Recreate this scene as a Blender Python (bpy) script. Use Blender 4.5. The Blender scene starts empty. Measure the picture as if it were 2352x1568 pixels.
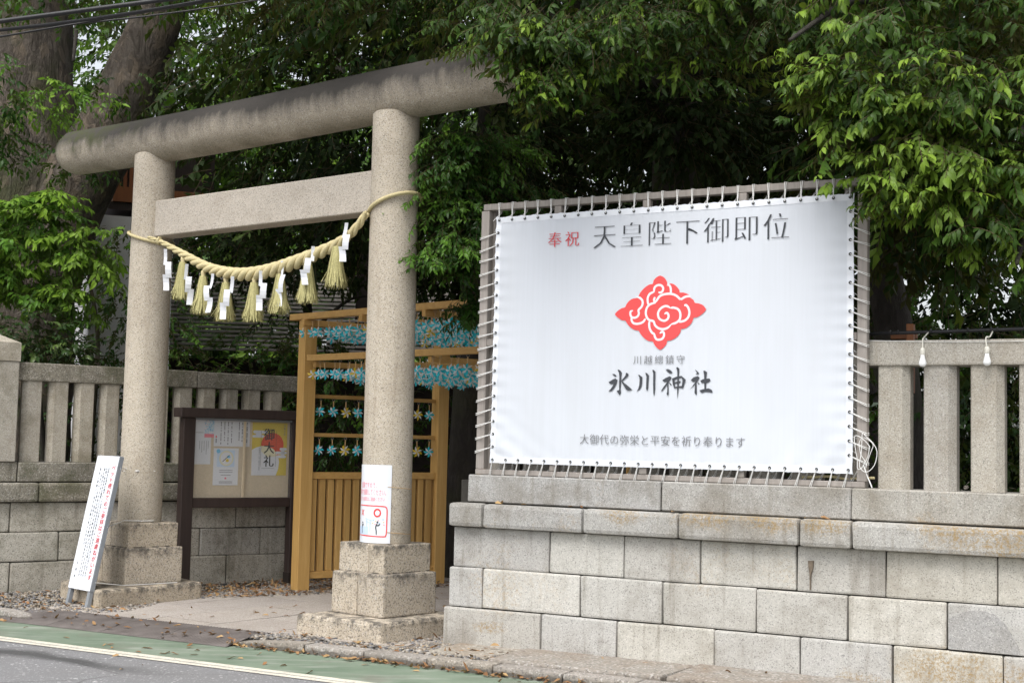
import bpy, bmesh, math, random
import numpy as np
from mathutils import Vector, Matrix
from mathutils.geometry import tessellate_polygon
SC = bpy.context.scene
COL = SC.collection
R_ = math.radians

# ------------------------------------------------------------------ camera, sky, sun, exposure
EYE = Vector((0, 0, 1.6)); PITCH = math.atan(230 / 3200); ROLL = math.atan(.0223)
_u = Vector((0, -math.sin(PITCH), math.cos(PITCH))); _f = Vector((0, math.cos(PITCH), math.sin(PITCH)))
_r = Vector((1, 0, 0)) * math.cos(ROLL) + _u * math.sin(ROLL)
_up = _u * math.cos(ROLL) - Vector((1, 0, 0)) * math.sin(ROLL)
cd = bpy.data.cameras.new('camera'); cam = bpy.data.objects.new('camera', cd); COL.objects.link(cam)
cd.sensor_width = 36; cd.lens = 36 * 3200 / 2352; cd.clip_start = .1; cd.clip_end = 2000
m = Matrix((_r, _up, -_f)).transposed().to_4x4(); m.translation = EYE; cam.matrix_world = m
SC.camera = cam
SUN_EL, SUN_AZ = 60, 205            # degrees; azimuth clockwise from +Y: high, behind the viewer, a little to the left
w = bpy.data.worlds.new('World'); SC.world = w; w.use_nodes = True
nt = w.node_tree; nt.nodes.clear()
sky = nt.nodes.new('ShaderNodeTexSky'); sky.sky_type = 'NISHITA'; sky.sun_disc = False
sky.sun_elevation = R_(SUN_EL); sky.sun_rotation = R_(SUN_AZ); sky.air_density = 1.0; sky.dust_density = 4.0; sky.ozone_density = 1.0
hs = nt.nodes.new('ShaderNodeHueSaturation'); hs.inputs['Saturation'].default_value = .25; hs.inputs['Value'].default_value = 1.0
bg = nt.nodes.new('ShaderNodeBackground'); bg.inputs['Strength'].default_value = .15
out = nt.nodes.new('ShaderNodeOutputWorld')
nt.links.new(sky.outputs[0], hs.inputs['Color']); nt.links.new(hs.outputs[0], bg.inputs['Color']); nt.links.new(bg.outputs[0], out.inputs[0])
sl = bpy.data.lights.new('sun', 'SUN'); sl.energy = 1.15; sl.angle = R_(32); sl.color = (1, .97, .93)
so = bpy.data.objects.new('sun', sl); COL.objects.link(so)
sd = Vector((math.sin(R_(SUN_AZ)) * math.cos(R_(SUN_EL)), math.cos(R_(SUN_AZ)) * math.cos(R_(SUN_EL)), math.sin(R_(SUN_EL))))
so.rotation_euler = sd.to_track_quat('Z', 'Y').to_euler(); so.location = sd * 40
SC.view_settings.view_transform = 'Standard'; SC.view_settings.look = 'None'; SC.view_settings.gamma = 1
SC.view_settings.exposure = 0.82
SC.render.engine = 'CYCLES'
SC.cycles.use_denoising = True
SC.cycles.max_bounces = 6; SC.cycles.transparent_max_bounces = 6

# ------------------------------------------------------------------ node materials
class NT:
    def __init__(s, name):
        s.m = bpy.data.materials.new(name); s.m.use_nodes = True
        s.t = s.m.node_tree; s.t.nodes.clear()
        s.o = s.n('ShaderNodeOutputMaterial'); s.b = s.n('ShaderNodeBsdfPrincipled'); s.l(s.b.outputs[0], s.o.inputs[0])
        s.b.inputs['Roughness'].default_value = .8
        s._pos = None
    def n(s, t, **k):
        x = s.t.nodes.new(t)
        for a, b in k.items(): setattr(x, a, b)
        return x
    def l(s, a, b): s.t.links.new(a, b)
    def setin(s, sock, v):
        if isinstance(v, bpy.types.NodeSocket): s.l(v, sock)
        elif isinstance(v, (tuple, list)): sock.default_value = tuple(v) + ((1,) if len(v) == 3 and len(sock.default_value) == 4 else ())
        else: sock.default_value = v
    def pos(s, kind='world'):
        if kind == 'world':
            if not s._pos: s._pos = s.n('ShaderNodeNewGeometry').outputs['Position']
            return s._pos
        return s.n('ShaderNodeTexCoord').outputs['Object']
    def mapping(s, v, scale=(1, 1, 1), loc=(0, 0, 0), rot=(0, 0, 0)):
        x = s.n('ShaderNodeMapping'); s.l(v, x.inputs[0]); x.inputs['Scale'].default_value = scale; x.inputs['Location'].default_value = loc; x.inputs['Rotation'].default_value = rot
        return x.outputs[0]
    def noise(s, scale, detail=3, rough=.55, v=None, dist=0):
        x = s.n('ShaderNodeTexNoise'); x.inputs['Scale'].default_value = scale; x.inputs['Detail'].default_value = detail; x.inputs['Roughness'].default_value = rough; x.inputs['Distortion'].default_value = dist
        s.l(v if v is not None else s.pos(), x.inputs['Vector']); return x.outputs['Fac']
    def voro(s, scale, v=None, out='Distance', feature='F1'):
        x = s.n('ShaderNodeTexVoronoi', feature=feature); x.inputs['Scale'].default_value = scale
        s.l(v if v is not None else s.pos(), x.inputs['Vector']); return x.outputs[out]
    def ramp(s, f, stops):
        x = s.n('ShaderNodeValToRGB'); e = x.color_ramp.elements
        while len(e) < len(stops): e.new(.5)
        for i, (p, c) in enumerate(stops):
            e[i].position = p; e[i].color = (c, c, c, 1) if not isinstance(c, (tuple, list)) else tuple(c) + (1,)
        s.l(f, x.inputs[0]); return x.outputs[0]
    def mix(s, f, a, b, mode='MIX'):
        x = s.n('ShaderNodeMix', data_type='RGBA', blend_type=mode)
        s.setin(x.inputs[0], f); s.setin(x.inputs[6], a); s.setin(x.inputs[7], b); return x.outputs[2]
    def math(s, op, a, b=0.0, c=0.0, clamp=False):
        x = s.n('ShaderNodeMath', operation=op, use_clamp=clamp); s.setin(x.inputs[0], a); s.setin(x.inputs[1], b); s.setin(x.inputs[2], c); return x.outputs[0]
    def sep(s, v):
        x = s.n('ShaderNodeSeparateXYZ'); s.l(v, x.inputs[0]); return x.outputs
    def maprange(s, v, a, b, c=0, d=1):
        x = s.n('ShaderNodeMapRange'); s.setin(x.inputs[0], v)
        for i, q in enumerate((a, b, c, d)): x.inputs[i + 1].default_value = q
        return x.outputs[0]
    def rnd(s): return s.n('ShaderNodeObjectInfo').outputs['Random']
    def col(s, c): s.setin(s.b.inputs['Base Color'], c); return s
    def rough(s, r): s.setin(s.b.inputs['Roughness'], r); return s
    def bump(s, h, strength=.3, dist=.01):
        x = s.n('ShaderNodeBump'); x.inputs['Strength'].default_value = strength; x.inputs['Distance'].default_value = dist
        s.l(h, x.inputs['Height']); s.l(x.outputs[0], s.b.inputs['Normal']); return s
    def normal_z(s):
        return s.sep(s.n('ShaderNodeNewGeometry').outputs['Normal'])[2]

def srgb(r, g, b):
    f = lambda c: (c / 255 / 12.92) if c / 255 <= .04045 else ((c / 255 + .055) / 1.055) ** 2.4
    return (f(r), f(g), f(b))

def plain(name, c, rough=.6, var=.12, scale=30, spec=.4):
    q = NT(name)
    n = q.noise(scale, 3)
    q.col(q.mix(q.ramp(n, [(.3, 0), (.7, 1)]), tuple(x * (1 - var) for x in c), tuple(min(1, x * (1 + var)) for x in c))).rough(rough)
    q.b.inputs['Specular IOR Level'].default_value = spec
    q.bump(q.noise(scale * 8, 2), .08, .002)
    return q.m

def granite(name, a, b, dark, grain=150, spk=.5, stain=(.16, .14, .11), stain_amt=.5, var=.1, bumpd=.004, bumps=.5, lichen=0, moss=0, streak=0, lich_scale=3.0, extra=None):
    """speckled granite; a/b two ground tones, dark the mica grains"""
    q = NT(name)
    base = q.mix(q.ramp(q.noise(grain * .55, 2), [(.35, 0), (.65, 1)]), a, b)
    vv = q.voro(grain, out='Color'); g = q.sep(vv)[0]
    base = q.mix(q.ramp(g, [(1 - .22 * spk * 2, 0), (1 - .22 * spk * 2 + .03, .75)]), base, dark)
    light = q.sep(vv)[1]
    base = q.mix(q.ramp(light, [(.86, 0), (.9, .35)]), base, (.75, .73, .7))
    # weathering
    st = q.noise(2.1, 5, .62)
    base = q.mix(q.math('MULTIPLY', q.ramp(st, [(.48, 0), (.68, 1)]), stain_amt), base, q.mix(.5, base, stain))
    st2 = q.noise(7.5, 4, .6)
    base = q.mix(q.math('MULTIPLY', q.ramp(st2, [(.5, 0), (.72, 1)]), stain_amt * .7), base, q.mix(.45, base, stain))
    if streak:
        v = q.mapping(q.pos(), (9, 9, .55))
        s1 = q.noise(1.6, 4, .6, v)
        base = q.mix(q.math('MULTIPLY', q.ramp(s1, [(.55, 0), (.72, 1)]), streak), base, q.mix(.65, base, stain))
    if moss:
        mz = q.noise(4.2, 5, .65)
        base = q.mix(q.math('MULTIPLY', q.ramp(mz, [(.5, 0), (.62, 1)]), moss), base, q.mix(.55, base, (.075, .085, .035)))
    if lichen:
        lf = q.math('MULTIPLY', q.ramp(q.noise(lich_scale, 3, .5), [(.60, 0), (.70, 1)]), q.ramp(q.noise(38, 4, .7), [(.5, 0), (.56, 1)]))
        base = q.mix(q.math('MULTIPLY', lf, lichen), base, (.36, .22, .06))
    r = q.rnd()
    base = q.mix(1.0, base, q.ramp(r, [(0, (1 - var, 1 - var, 1 - var * .9)), (.3, (1, .975, .92)), (.55, (1 - var * .5, 1 - var * .45, 1 - var * .3)), (.8, (1 + var * .4, 1 + var * .3, 1)), (1, (1 + var * .5, 1 + var * .5, 1 + var * .5))]), 'MULTIPLY')
    if extra: base = extra(q, base)
    q.col(base).rough(.86); q.b.inputs['Specular IOR Level'].default_value = .25
    h = q.math('ADD', q.noise(grain * .8, 3, .7), q.math('MULTIPLY', q.noise(18, 3), .8))
    q.bump(h, bumps, bumpd)
    return q.m

M = {}
def ochre(q, base, spots):
    # ochre lichen colonies at their places along the right wall (s, z, radius)
    v = q.mapping(q.pos(), (1, 1, 1), (.44, -10.815, 0))
    rx = q.n('ShaderNodeVectorRotate', rotation_type='Z_AXIS'); q.l(v, rx.inputs['Vector']); rx.inputs['Angle'].default_value = R_(29.01)
    S = q.sep(rx.outputs[0]); grain = q.ramp(q.noise(52, 6, .8), [(.46, 0), (.58, 1)]); soft = q.noise(6, 4, .6); tot = None
    for s, z, r in spots:
        dx = q.math('MULTIPLY', q.math('SUBTRACT', S[0], s), .62); dz = q.math('MULTIPLY', q.math('SUBTRACT', S[2], z), 1.7)
        d = q.math('SQRT', q.math('ADD', q.math('MULTIPLY', dx, dx), q.math('MULTIPLY', dz, dz)))
        f = q.maprange(q.math('ADD', d, q.math('MULTIPLY', q.math('SUBTRACT', soft, .5), r * 1.6)), r, r * .35)
        tot = f if tot is None else q.math('MAXIMUM', tot, f)
    return q.mix(q.math('MULTIPLY', q.math('MULTIPLY', tot, grain), q.math('MULTIPLY', q.math('LESS_THAN', S[2], 1.13), .8)), base, (.30, .195, .065))
def kasagi_stain(q, base):
    z = q.sep(q.pos())[2]
    v = q.mapping(q.pos(), (3.2, 3.2, .7)); v2 = q.mapping(q.pos(), (13, 13, 1.4)); s1 = q.math('ADD', q.math('MULTIPLY', q.noise(1.5, 4, .6, v), .6), q.math('MULTIPLY', q.noise(1.2, 4, .7, v2), .4))
    e = q.math('ADD', q.math('ADD', z, q.math('MULTIPLY', q.math('SUBTRACT', s1, .5), .34)), q.math('MULTIPLY', q.math('SUBTRACT', q.noise(2.2, 3), .5), .18))
    f = q.maprange(e, 4.33, 4.51)
    b2 = q.mix(q.math('MULTIPLY', f, .95), base, (.05, .046, .043))
    # moss near the far end, along the top and in a band underneath
    x = q.sep(q.pos())[0]
    mo = q.math('MULTIPLY', q.maprange(x, -3.4, -4.3), q.ramp(q.noise(6, 4, .6), [(.42, 0), (.6, 1)]))
    b2 = q.mix(q.math('MULTIPLY', q.math('MULTIPLY', mo, f), .8), b2, (.06, .07, .025))
    low = q.math('MULTIPLY', q.maprange(q.math('ADD', z, q.math('MULTIPLY', s1, .1)), 4.37, 4.28), q.ramp(q.noise(2.3, 4), [(.4, 0), (.65, 1)]))
    return q.mix(q.math('MULTIPLY', low, .55), b2, (.1, .09, .05))
def base_stain(q, base):
    # black run-off below the upper edges of each base stone (lichen with its own drips)
    nz = q.noise(11, 5, .7); v = q.mapping(q.pos(), (14, 14, 1.2)); s1 = q.noise(1.3, 4, .65, v)
    z = q.sep(q.pos())[2]
    tot = base
    for top, reach in ((.77, .09), (.54, .10), (.2, .07)):
        e = q.math('ADD', z, q.math('MULTIPLY', q.math('SUBTRACT', s1, .5), .22))
        f = q.math('MULTIPLY', q.maprange(e, top - reach, top - reach * .2), q.math('LESS_THAN', z, top + .012))
        f = q.math('MULTIPLY', f, q.ramp(nz, [(.42, 0), (.58, 1)]))
        tot = q.mix(q.math('MULTIPLY', f, .8), tot, (.05, .048, .045))
    return tot
M['pillar'] = granite('pillar_granite', (.525, .468, .378), (.445, .395, .32), (.17, .155, .135), grain=165, spk=.33, stain=(.24, .185, .13), stain_amt=.55, var=.04, streak=.45)
M['kasagi'] = granite('beam_granite', (.445, .392, .31), (.37, .325, .26), (.16, .145, .125), grain=165, spk=.3, stain=(.15, .12, .08), stain_amt=.4, var=.02, extra=kasagi_stain)
M['nuki'] = granite('tie_beam_granite', (.51, .46, .39), (.435, .39, .335), (.2, .185, .17), grain=165, spk=.32, stain=(.2, .16, .12), stain_amt=.45, var=.02)
M['plinth'] = granite('plinth_granite', (.56, .49, .39), (.46, .40, .32), (.17, .155, .135), grain=120, spk=.45, stain=(.17, .13, .09), stain_amt=.45, var=.06, bumps=.9, bumpd=.008, extra=base_stain)
M['wall'] = granite('wall_granite', (.515, .503, .467), (.45, .44, .41), (.24, .237, .23), grain=170, spk=.3, stain=(.16, .135, .10), stain_amt=.8, var=.17, streak=.6, lichen=.25, lich_scale=1.1, extra=lambda q, b: ochre(q, b, [(3.75, .2, .28), (4.2, .12, .3), (.36, .2, .09), (3.2, .05, .2)]))
M['cap'] = granite('cap_granite', (.40, .392, .37), (.335, .328, .312), (.19, .188, .182), grain=170, spk=.3, stain=(.13, .105, .065), stain_amt=.85, var=.12, streak=.55, lichen=.3, lich_scale=2.0, extra=lambda q, b: ochre(q, b, [(2.1, 1.12, .22), (2.55, 1.12, .22), (2.95, 1.1, .16), (1.45, 1.1, .13), (4.1, 1.07, .34), (3.7, 1.12, .16)]))
M['wall2'] = granite('old_wall_granite', (.50, .475, .42), (.40, .38, .335), (.13, .13, .12), grain=140, spk=.3, stain=(.1, .085, .055), stain_amt=.85, var=.16, streak=.6, lichen=.4, moss=.35, lich_scale=1.6)
M['cap2'] = granite('mossy_coping_granite', (.29, .27, .225), (.21, .195, .16), (.1, .1, .09), grain=120, spk=.3, stain=(.05, .045, .03), stain_amt=.8, var=.12, streak=.5, moss=.7)
M['post'] = granite('fence_granite', (.43, .405, .355), (.36, .338, .295), (.2, .19, .175), grain=190, spk=.35, stain=(.2, .155, .1), stain_amt=.6, var=.1, streak=.45)
M['post2'] = granite('old_fence_granite', (.46, .425, .36), (.38, .35, .295), (.19, .18, .165), grain=190, spk=.3, stain=(.14, .11, .065), stain_amt=.8, var=.12, streak=.5, moss=.3)
M['kerb'] = granite('kerb_concrete', (.33, .30, .27), (.27, .25, .225), (.16, .15, .14), grain=90, spk=.4, stain=(.1, .085, .07), stain_amt=.6, var=.08, bumps=.7, extra=lambda q, b: q.mix(q.math('MULTIPLY', q.maprange(q.math('ADD', q.sep(q.pos())[2], q.math('MULTIPLY', q.math('SUBTRACT', q.noise(9, 4), .5), .05)), .042, .03), .75), b, (.085, .075, .065)))
M['footing'] = granite('footing_stone', (.34, .31, .27), (.26, .24, .21), (.14, .13, .12), grain=70, spk=.3, stain=(.2, .12, .06), stain_amt=.8, var=.12, bumps=.9, bumpd=.01)
M['paving'] = granite('paving_granite', (.40, .36, .325), (.345, .31, .28), (.2, .185, .17), grain=160, spk=.3, stain=(.2, .17, .14), stain_amt=.5, var=.07)
M['patch'] = granite('repair_granite', (.37, .366, .355), (.32, .316, .307), (.21, .207, .2), grain=170, spk=.3, stain=(.16, .135, .10), stain_amt=.5, var=.02)
M['core'] = plain('mortar', (.035, .032, .027), .95, .3, 12)

def asphalt():
    q = NT('asphalt')
    b = q.mix(q.ramp(q.noise(160, 2), [(.3, 0), (.7, 1)]), (.15, .15, .155), (.235, .235, .24))
    b = q.mix(q.ramp(q.sep(q.voro(120, out='Color'))[0], [(.93, 0), (.95, .8)]), b, (.40, .40, .40))
    b = q.mix(q.ramp(q.sep(q.voro(60, out='Color'))[1], [(.975, 0), (.98, .8)]), b, (.55, .55, .54))
    cr = q.voro(.55, q.mapping(q.pos(), (1, 1.6, 1)), feature='DISTANCE_TO_EDGE')
    b = q.mix(q.math('MULTIPLY', q.maprange(q.math('ADD', cr, q.math('MULTIPLY', q.noise(14, 3), .02)), .018, .010), .7), b, (.06, .06, .06))
    b = q.mix(q.math('MULTIPLY', q.ramp(q.noise(1.2, 4), [(.4, 0), (.7, 1)]), .4), b, (.16, .155, .15))
    # dark sealed crack running along the lane
    v = q.mapping(q.pos(), (1, 1, 1), (-(-1.533), -10.476, 0))
    rx = q.n('ShaderNodeVectorRotate', rotation_type='Z_AXIS'); q.l(v, rx.inputs['Vector']); rx.inputs['Angle'].default_value = R_(29.0)
    S = q.sep(rx.outputs[0])
    wob = q.math('MULTIPLY', q.math('SUBTRACT', q.noise(1.4, 3), .5), .35)
    d = q.math('ABSOLUTE', q.math('ADD', q.math('ADD', S[1], 1.22), wob))
    seg = q.math('MULTIPLY', q.maprange(S[0], -3.2, -2.6), q.maprange(S[0], .0, -.9))
    f = q.math('MULTIPLY', q.maprange(q.math('ADD', d, q.math('MULTIPLY', q.noise(30, 3), .05)), .16, .06), seg)
    b = q.mix(q.math('MULTIPLY', f, .85), b, (.045, .045, .045))
    q.col(b).rough(.85).bump(q.noise(170, 3, .7), .7, .004)
    return q.m
M['rust'] = plain('rust_stain', (.15, .12, .09), .9, .3, 30)
M['asphalt'] = asphalt()
def lane():
    q = NT('green_lane_paint')
    b = q.mix(q.ramp(q.noise(1.7, 5, .6), [(.35, 0), (.65, 1)]), (.115, .165, .112), (.185, .232, .172))
    v = q.mapping(q.pos(), (1.2, 5, 1), rot=(0, 0, R_(29)))
    b = q.mix(q.ramp(q.noise(1.2, 5, .6, v), [(.5, 0), (.66, .75)]), b, (.29, .31, .265))
    b = q.mix(q.ramp(q.noise(2.6, 4), [(.56, 0), (.7, .6)]), b, (.15, .145, .115))
    b = q.mix(q.ramp(q.noise(200, 2), [(.6, 0), (.75, .5)]), b, (.08, .1, .08))
    q.col(b).rough(.8).bump(q.noise(150, 3, .7), .5, .003); return q.m
M['lane'] = lane()
def linepaint():
    q = NT('white_line_paint')
    b = q.mix(q.ramp(q.noise(6, 5, .7), [(.45, 0), (.7, .7)]), (.66, .62, .52), (.42, .4, .35))
    v = q.mapping(q.pos(), (1, 1, 1), (1.533, -10.476, 0))
    rx = q.n('ShaderNodeVectorRotate', rotation_type='Z_AXIS'); q.l(v, rx.inputs['Vector']); rx.inputs['Angle'].default_value = R_(29.0)
    S = q.sep(rx.outputs[0])
    d = q.math('ABSOLUTE', q.math('ADD', q.math('ADD', S[1], .80), q.math('MULTIPLY', q.math('SUBTRACT', q.noise(5, 4), .5), .05)))
    b = q.mix(q.math('MULTIPLY', q.maprange(d, .014, .005), .8), b, (.12, .12, .12))
    b = q.mix(q.ramp(q.noise(55, 4, .7), [(.56, 0), (.64, .8)]), b, (.17, .17, .17))
    q.col(b).rough(.75).bump(q.noise(120, 3), .4, .003); return q.m
M['line'] = linepaint()
def soil():
    q = NT('soil'); b = q.mix(q.ramp(q.noise(9, 5, .7), [(.35, 0), (.65, 1)]), (.06, .047, .033), (.115, .095, .07))
    q.col(b).rough(.95).bump(q.noise(40, 4, .7), .8, .02); return q.m
M['soil'] = soil()
def wood(name, a, b, scale=(1, 1, 1), rough=.55, gs=22, axis=2):
    q = NT(name); sc = [gs, gs, gs]; sc[axis] = gs * .06
    v = q.mapping(q.pos(), tuple(sc))
    g = q.noise(1.0, 5, .65, v, .6)
    c = q.mix(q.ramp(g, [(.3, 0), (.7, 1)]), a, b)
    c = q.mix(1.0, c, q.ramp(q.rnd(), [(0, (.86, .84, .8)), (1, (1.08, 1.06, 1.02))]), 'MULTIPLY')
    q.col(c).rough(rough).bump(g, .15, .003); return q.m
M['cedar'] = wood('cedar_wood', (.63, .40, .145), (.50, .29, .085))
M['cedarx'] = wood('cedar_beam_wood', (.60, .37, .13), (.47, .27, .08), axis=0)
M['grey_wood'] = wood('weathered_wood', (.33, .305, .285), (.225, .205, .193), gs=30)
M['brown'] = wood('dark_brown_timber', (.052, .034, .030), (.034, .022, .02), rough=.6)
M['stake'] = wood('orange_brown_timber', (.28, .105, .035), (.2, .07, .022))
def bark(name, a, b, c, sc=6, moss=.5, depth=.04):
    q = NT(name); v = q.mapping(q.pos(), (sc, sc, sc * .3))
    n = q.noise(1.1, 6, .68, v, 1.2); p = q.noise(.35, 5, .7, v, 2.0)
    x = q.mix(q.ramp(n, [(.32, 0), (.62, 1)]), a, b)
    x = q.mix(q.ramp(q.noise(3.2, 4, .6), [(.5, 0), (.62, .9)]), x, c)
    dv = q.n('ShaderNodeVectorMath', operation='ADD'); nz = q.n('ShaderNodeTexNoise'); nz.inputs['Scale'].default_value = 5; q.l(q.pos(), nz.inputs['Vector']); q.l(q.mapping(q.pos(), (sc * .9, sc * .9, sc * .5)), dv.inputs[0]); q.l(nz.outputs['Color'], dv.inputs[1])
    fl = q.sep(q.voro(1.3, dv.outputs[0], out='Color'))[0]; fd = q.voro(1.3, dv.outputs[0])
    x = q.mix(q.ramp(fl, [(.15, .55), (.5, 0)]), x, a); x = q.mix(q.ramp(fl, [(.8, 0), (.9, .6)]), x, c)
    x = q.mix(q.math('MULTIPLY', q.ramp(q.noise(1.7, 5, .65), [(.5, 0), (.64, 1)]), moss), x, (.055, .062, .022))
    q.col(x).rough(.92).bump(q.math('ADD', q.math('ADD', n, p), q.math('MULTIPLY', fl, .35)), .9, depth); return q.m
M['bark'] = bark('flaking_bark', (.062, .05, .038), (.20, .17, .14), (.21, .165, .12), 9, .85, .12)
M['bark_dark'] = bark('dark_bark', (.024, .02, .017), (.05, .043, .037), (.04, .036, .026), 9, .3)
def leaf(name, young, mid, dark, back, rough=.38, trans=.28, bm=.6):
    q = NT(name)
    a = q.n('ShaderNodeAttribute', attribute_name='tint'); s = q.sep(a.outputs['Color'])
    c = q.mix(s[0], dark, mid); c = q.mix(s[1], c, young)
    gm = q.n('ShaderNodeNewGeometry')
    cb = q.mix(bm, c, back); c = q.mix(gm.outputs['Backfacing'], c, cb)
    c = q.mix(s[2], c, (.11, .085, .05))
    q.col(c).rough(rough); q.b.inputs['Specular IOR Level'].default_value = .2
    tr = q.n('ShaderNodeBsdfTranslucent'); q.l(q.mix(1.0, c, (1.0, 1.25, .55), 'MULTIPLY'), tr.inputs[0])
    mx = q.n('ShaderNodeMixShader'); mx.inputs[0].default_value = trans
    q.l(q.b.outputs[0], mx.inputs[1]); q.l(tr.outputs[0], mx.inputs[2]); q.l(mx.outputs[0], q.o.inputs[0]); return q.m
M['leaf_oak'] = leaf('evergreen_leaf', (.22, .34, .04), (.052, .115, .016), (.011, .028, .006), (.15, .105, .04), bm=.4, rough=.45)
M['leaf_mid'] = leaf('small_evergreen_leaf', (.12, .25, .03), (.04, .105, .015), (.014, .038, .008), (.09, .10, .03))
M['leaf_light'] = leaf('fresh_leaf', (.27, .43, .05), (.10, .22, .03), (.03, .075, .014), (.15, .22, .06), trans=.36)
M['leaf_gloss'] = leaf('glossy_leaf', (.15, .22, .06), (.035, .07, .022), (.014, .03, .011), (.07, .09, .035), rough=.25)
M['leaf_far'] = leaf('woodland_leaf', (.12, .20, .03), (.03, .058, .012), (.009, .02, .005), (.04, .055, .015), rough=.6, trans=.18)
M['leaf_dry'] = leaf('fallen_leaf', (.40, .27, .13), (.30, .16, .075), (.16, .075, .035), (.3, .2, .12), rough=.7, trans=.05)
def paper(name, c, rough=.55, trans=0.0):
    q = NT(name); q.col(c).rough(rough); q.b.inputs['Specular IOR Level'].default_value = .3
    if trans:
        tr = q.n('ShaderNodeBsdfTranslucent'); tr.inputs[0].default_value = tuple(c) + (1,)
        mx = q.n('ShaderNodeMixShader'); mx.inputs[0].default_value = trans
        q.l(q.b.outputs[0], mx.inputs[1]); q.l(tr.outputs[0], mx.inputs[2]); q.l(mx.outputs[0], q.o.inputs[0])
    return q.m
M['vinyl'] = paper('banner_vinyl', (.80, .845, .91), .75, .2)
def _cloth(m_):
    q = NT.__new__(NT); q.m = m_; q.t = m_.node_tree; q._pos = None
    b = next(n for n in q.t.nodes if n.type == 'BSDF_PRINCIPLED'); v = q.mapping(q.pos(), (55, 55, 1.1)); v2 = q.mapping(q.pos(), (3, 3, .5))
    c = q.mix(q.ramp(q.noise(1, 4, .6, v), [(.35, 0), (.65, 1)]), (.735, .775, .835), (.76, .80, .865)); c = q.mix(q.ramp(q.noise(1.4, 4, .6, v2), [(.45, 0), (.75, .5)]), c, (.68, .71, .75))
    q.l(c, b.inputs['Base Color'])
_cloth(M['vinyl'])
M['hem'] = paper('banner_hem', (.80, .83, .88), .45, .08)
M['white'] = paper('white_paper', (.72, .74, .78), .6)
M['board_white'] = paper('white_sign_face', (.74, .77, .82), .45)
M['ink'] = paper('charcoal_print', (.055, .06, .07), .5)
M['ink2'] = paper('grey_print', (.2, .205, .22), .5)
M['black'] = paper('black_ink', (.02, .02, .02), .5)
M['red'] = paper('red_print', (.80, .085, .085), .45)
M['redtxt'] = paper('red_lettering', (.62, .06, .075), .5)
M['pink'] = paper('faded_pink_print', (.85, .25, .30), .5)
M['blue_print'] = paper('pale_blue_print', (.55, .68, .85), .5)
M['cyan_print'] = paper('sky_blue_print', (.18, .52, .78), .5)
M['yellow_print'] = paper('gold_print', (.70, .54, .06), .5)
M['cream_print'] = paper('cream_print', (.75, .72, .5), .5)
M['orange_sun'] = paper('vermilion_print', (.72, .085, .025), .5)
M['lace'] = plain('white_cord', (.72, .72, .70), .7, .1, 60)
M['metal'] = plain('grey_painted_steel', (.25, .27, .295), .4, .06, 20)
M['cable'] = plain('black_cable', (.018, .018, .02), .5, .2, 30)
M['glass_bulb'] = paper('white_bulb', (.85, .86, .86), .25)
M['socket'] = paper('cream_socket', (.72, .70, .62), .5)
M['board_tan'] = plain('tan_pinboard', (.62, .52, .37), .8, .05, 40)
M['straw'] = plain('straw', (.48, .445, .205), .75, .25, 120)
M['straw_rope'] = plain('rope_straw', (.56, .485, .27), .7, .2, 140)
def pane_glass():
    q = NT('pane_glass'); q.col((.9, .95, .95)).rough(.03)
    q.b.inputs['Alpha'].default_value = .05; q.b.inputs['Specular IOR Level'].default_value = .5; return q.m
M['glass'] = pane_glass()
M['pw_blue'] = paper('turquoise_plastic', (.03, .57, .70), .35, .2)
M['pw_white'] = paper('white_plastic', (.8, .82, .84), .35, .3)
M['pw_yellow'] = paper('yellow_plastic', (.76, .56, .05), .35, .3)
M['stick'] = plain('bamboo_stick', (.52, .34, .16), .6, .15, 50)
M['wire'] = paper('steel_wire', (.3, .29, .27), .4)
M['plaster'] = plain('white_plaster', (.72, .72, .72), .8, .05, 4)
M['shingle'] = plain('grey_shingle', (.60, .56, .53), .7, .15, 6)
M['dark_wood'] = plain('old_dark_wood', (.03, .022, .018), .8, .3, 8)  # one even, very dark timber tone for walls, posts and roof base
M['copper'] = plain('green_copper_roof', (.42, .52, .40), .6, .15, 6)
def plate_mat():
    q = NT('brown_steel_plate')
    v = q.mapping(q.pos(), (1, 1, 1), (1.533, -10.476, 0))
    rx = q.n('ShaderNodeVectorRotate', rotation_type='Z_AXIS'); q.l(v, rx.inputs['Vector']); rx.inputs['Angle'].default_value = R_(29.0)
    b = q.mix(q.ramp(q.noise(5, 4), [(.35, 0), (.7, 1)]), (.115, .10, .093), (.18, .16, .15)); q.col(b).rough(.6); return q.m
M['plate'] = plate_mat()
def pebble():
    q = NT('pebbles'); a = q.n('ShaderNodeAttribute', attribute_name='tint'); q.l(a.outputs['Color'], q.b.inputs['Base Color']); q.rough(.85); return q.m
M['pebble'] = pebble()
def comic():
    q = NT('leaflet_print'); n = q.noise(26, 3, .6, dist=2.5)
    q.col(q.ramp(n, [(.3, (.12, .3, .6)), (.45, (.35, .6, .75)), (.55, (.8, .8, .8)), (.7, (.75, .4, .45))])).rough(.5); return q.m
M['comic'] = comic()

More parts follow.
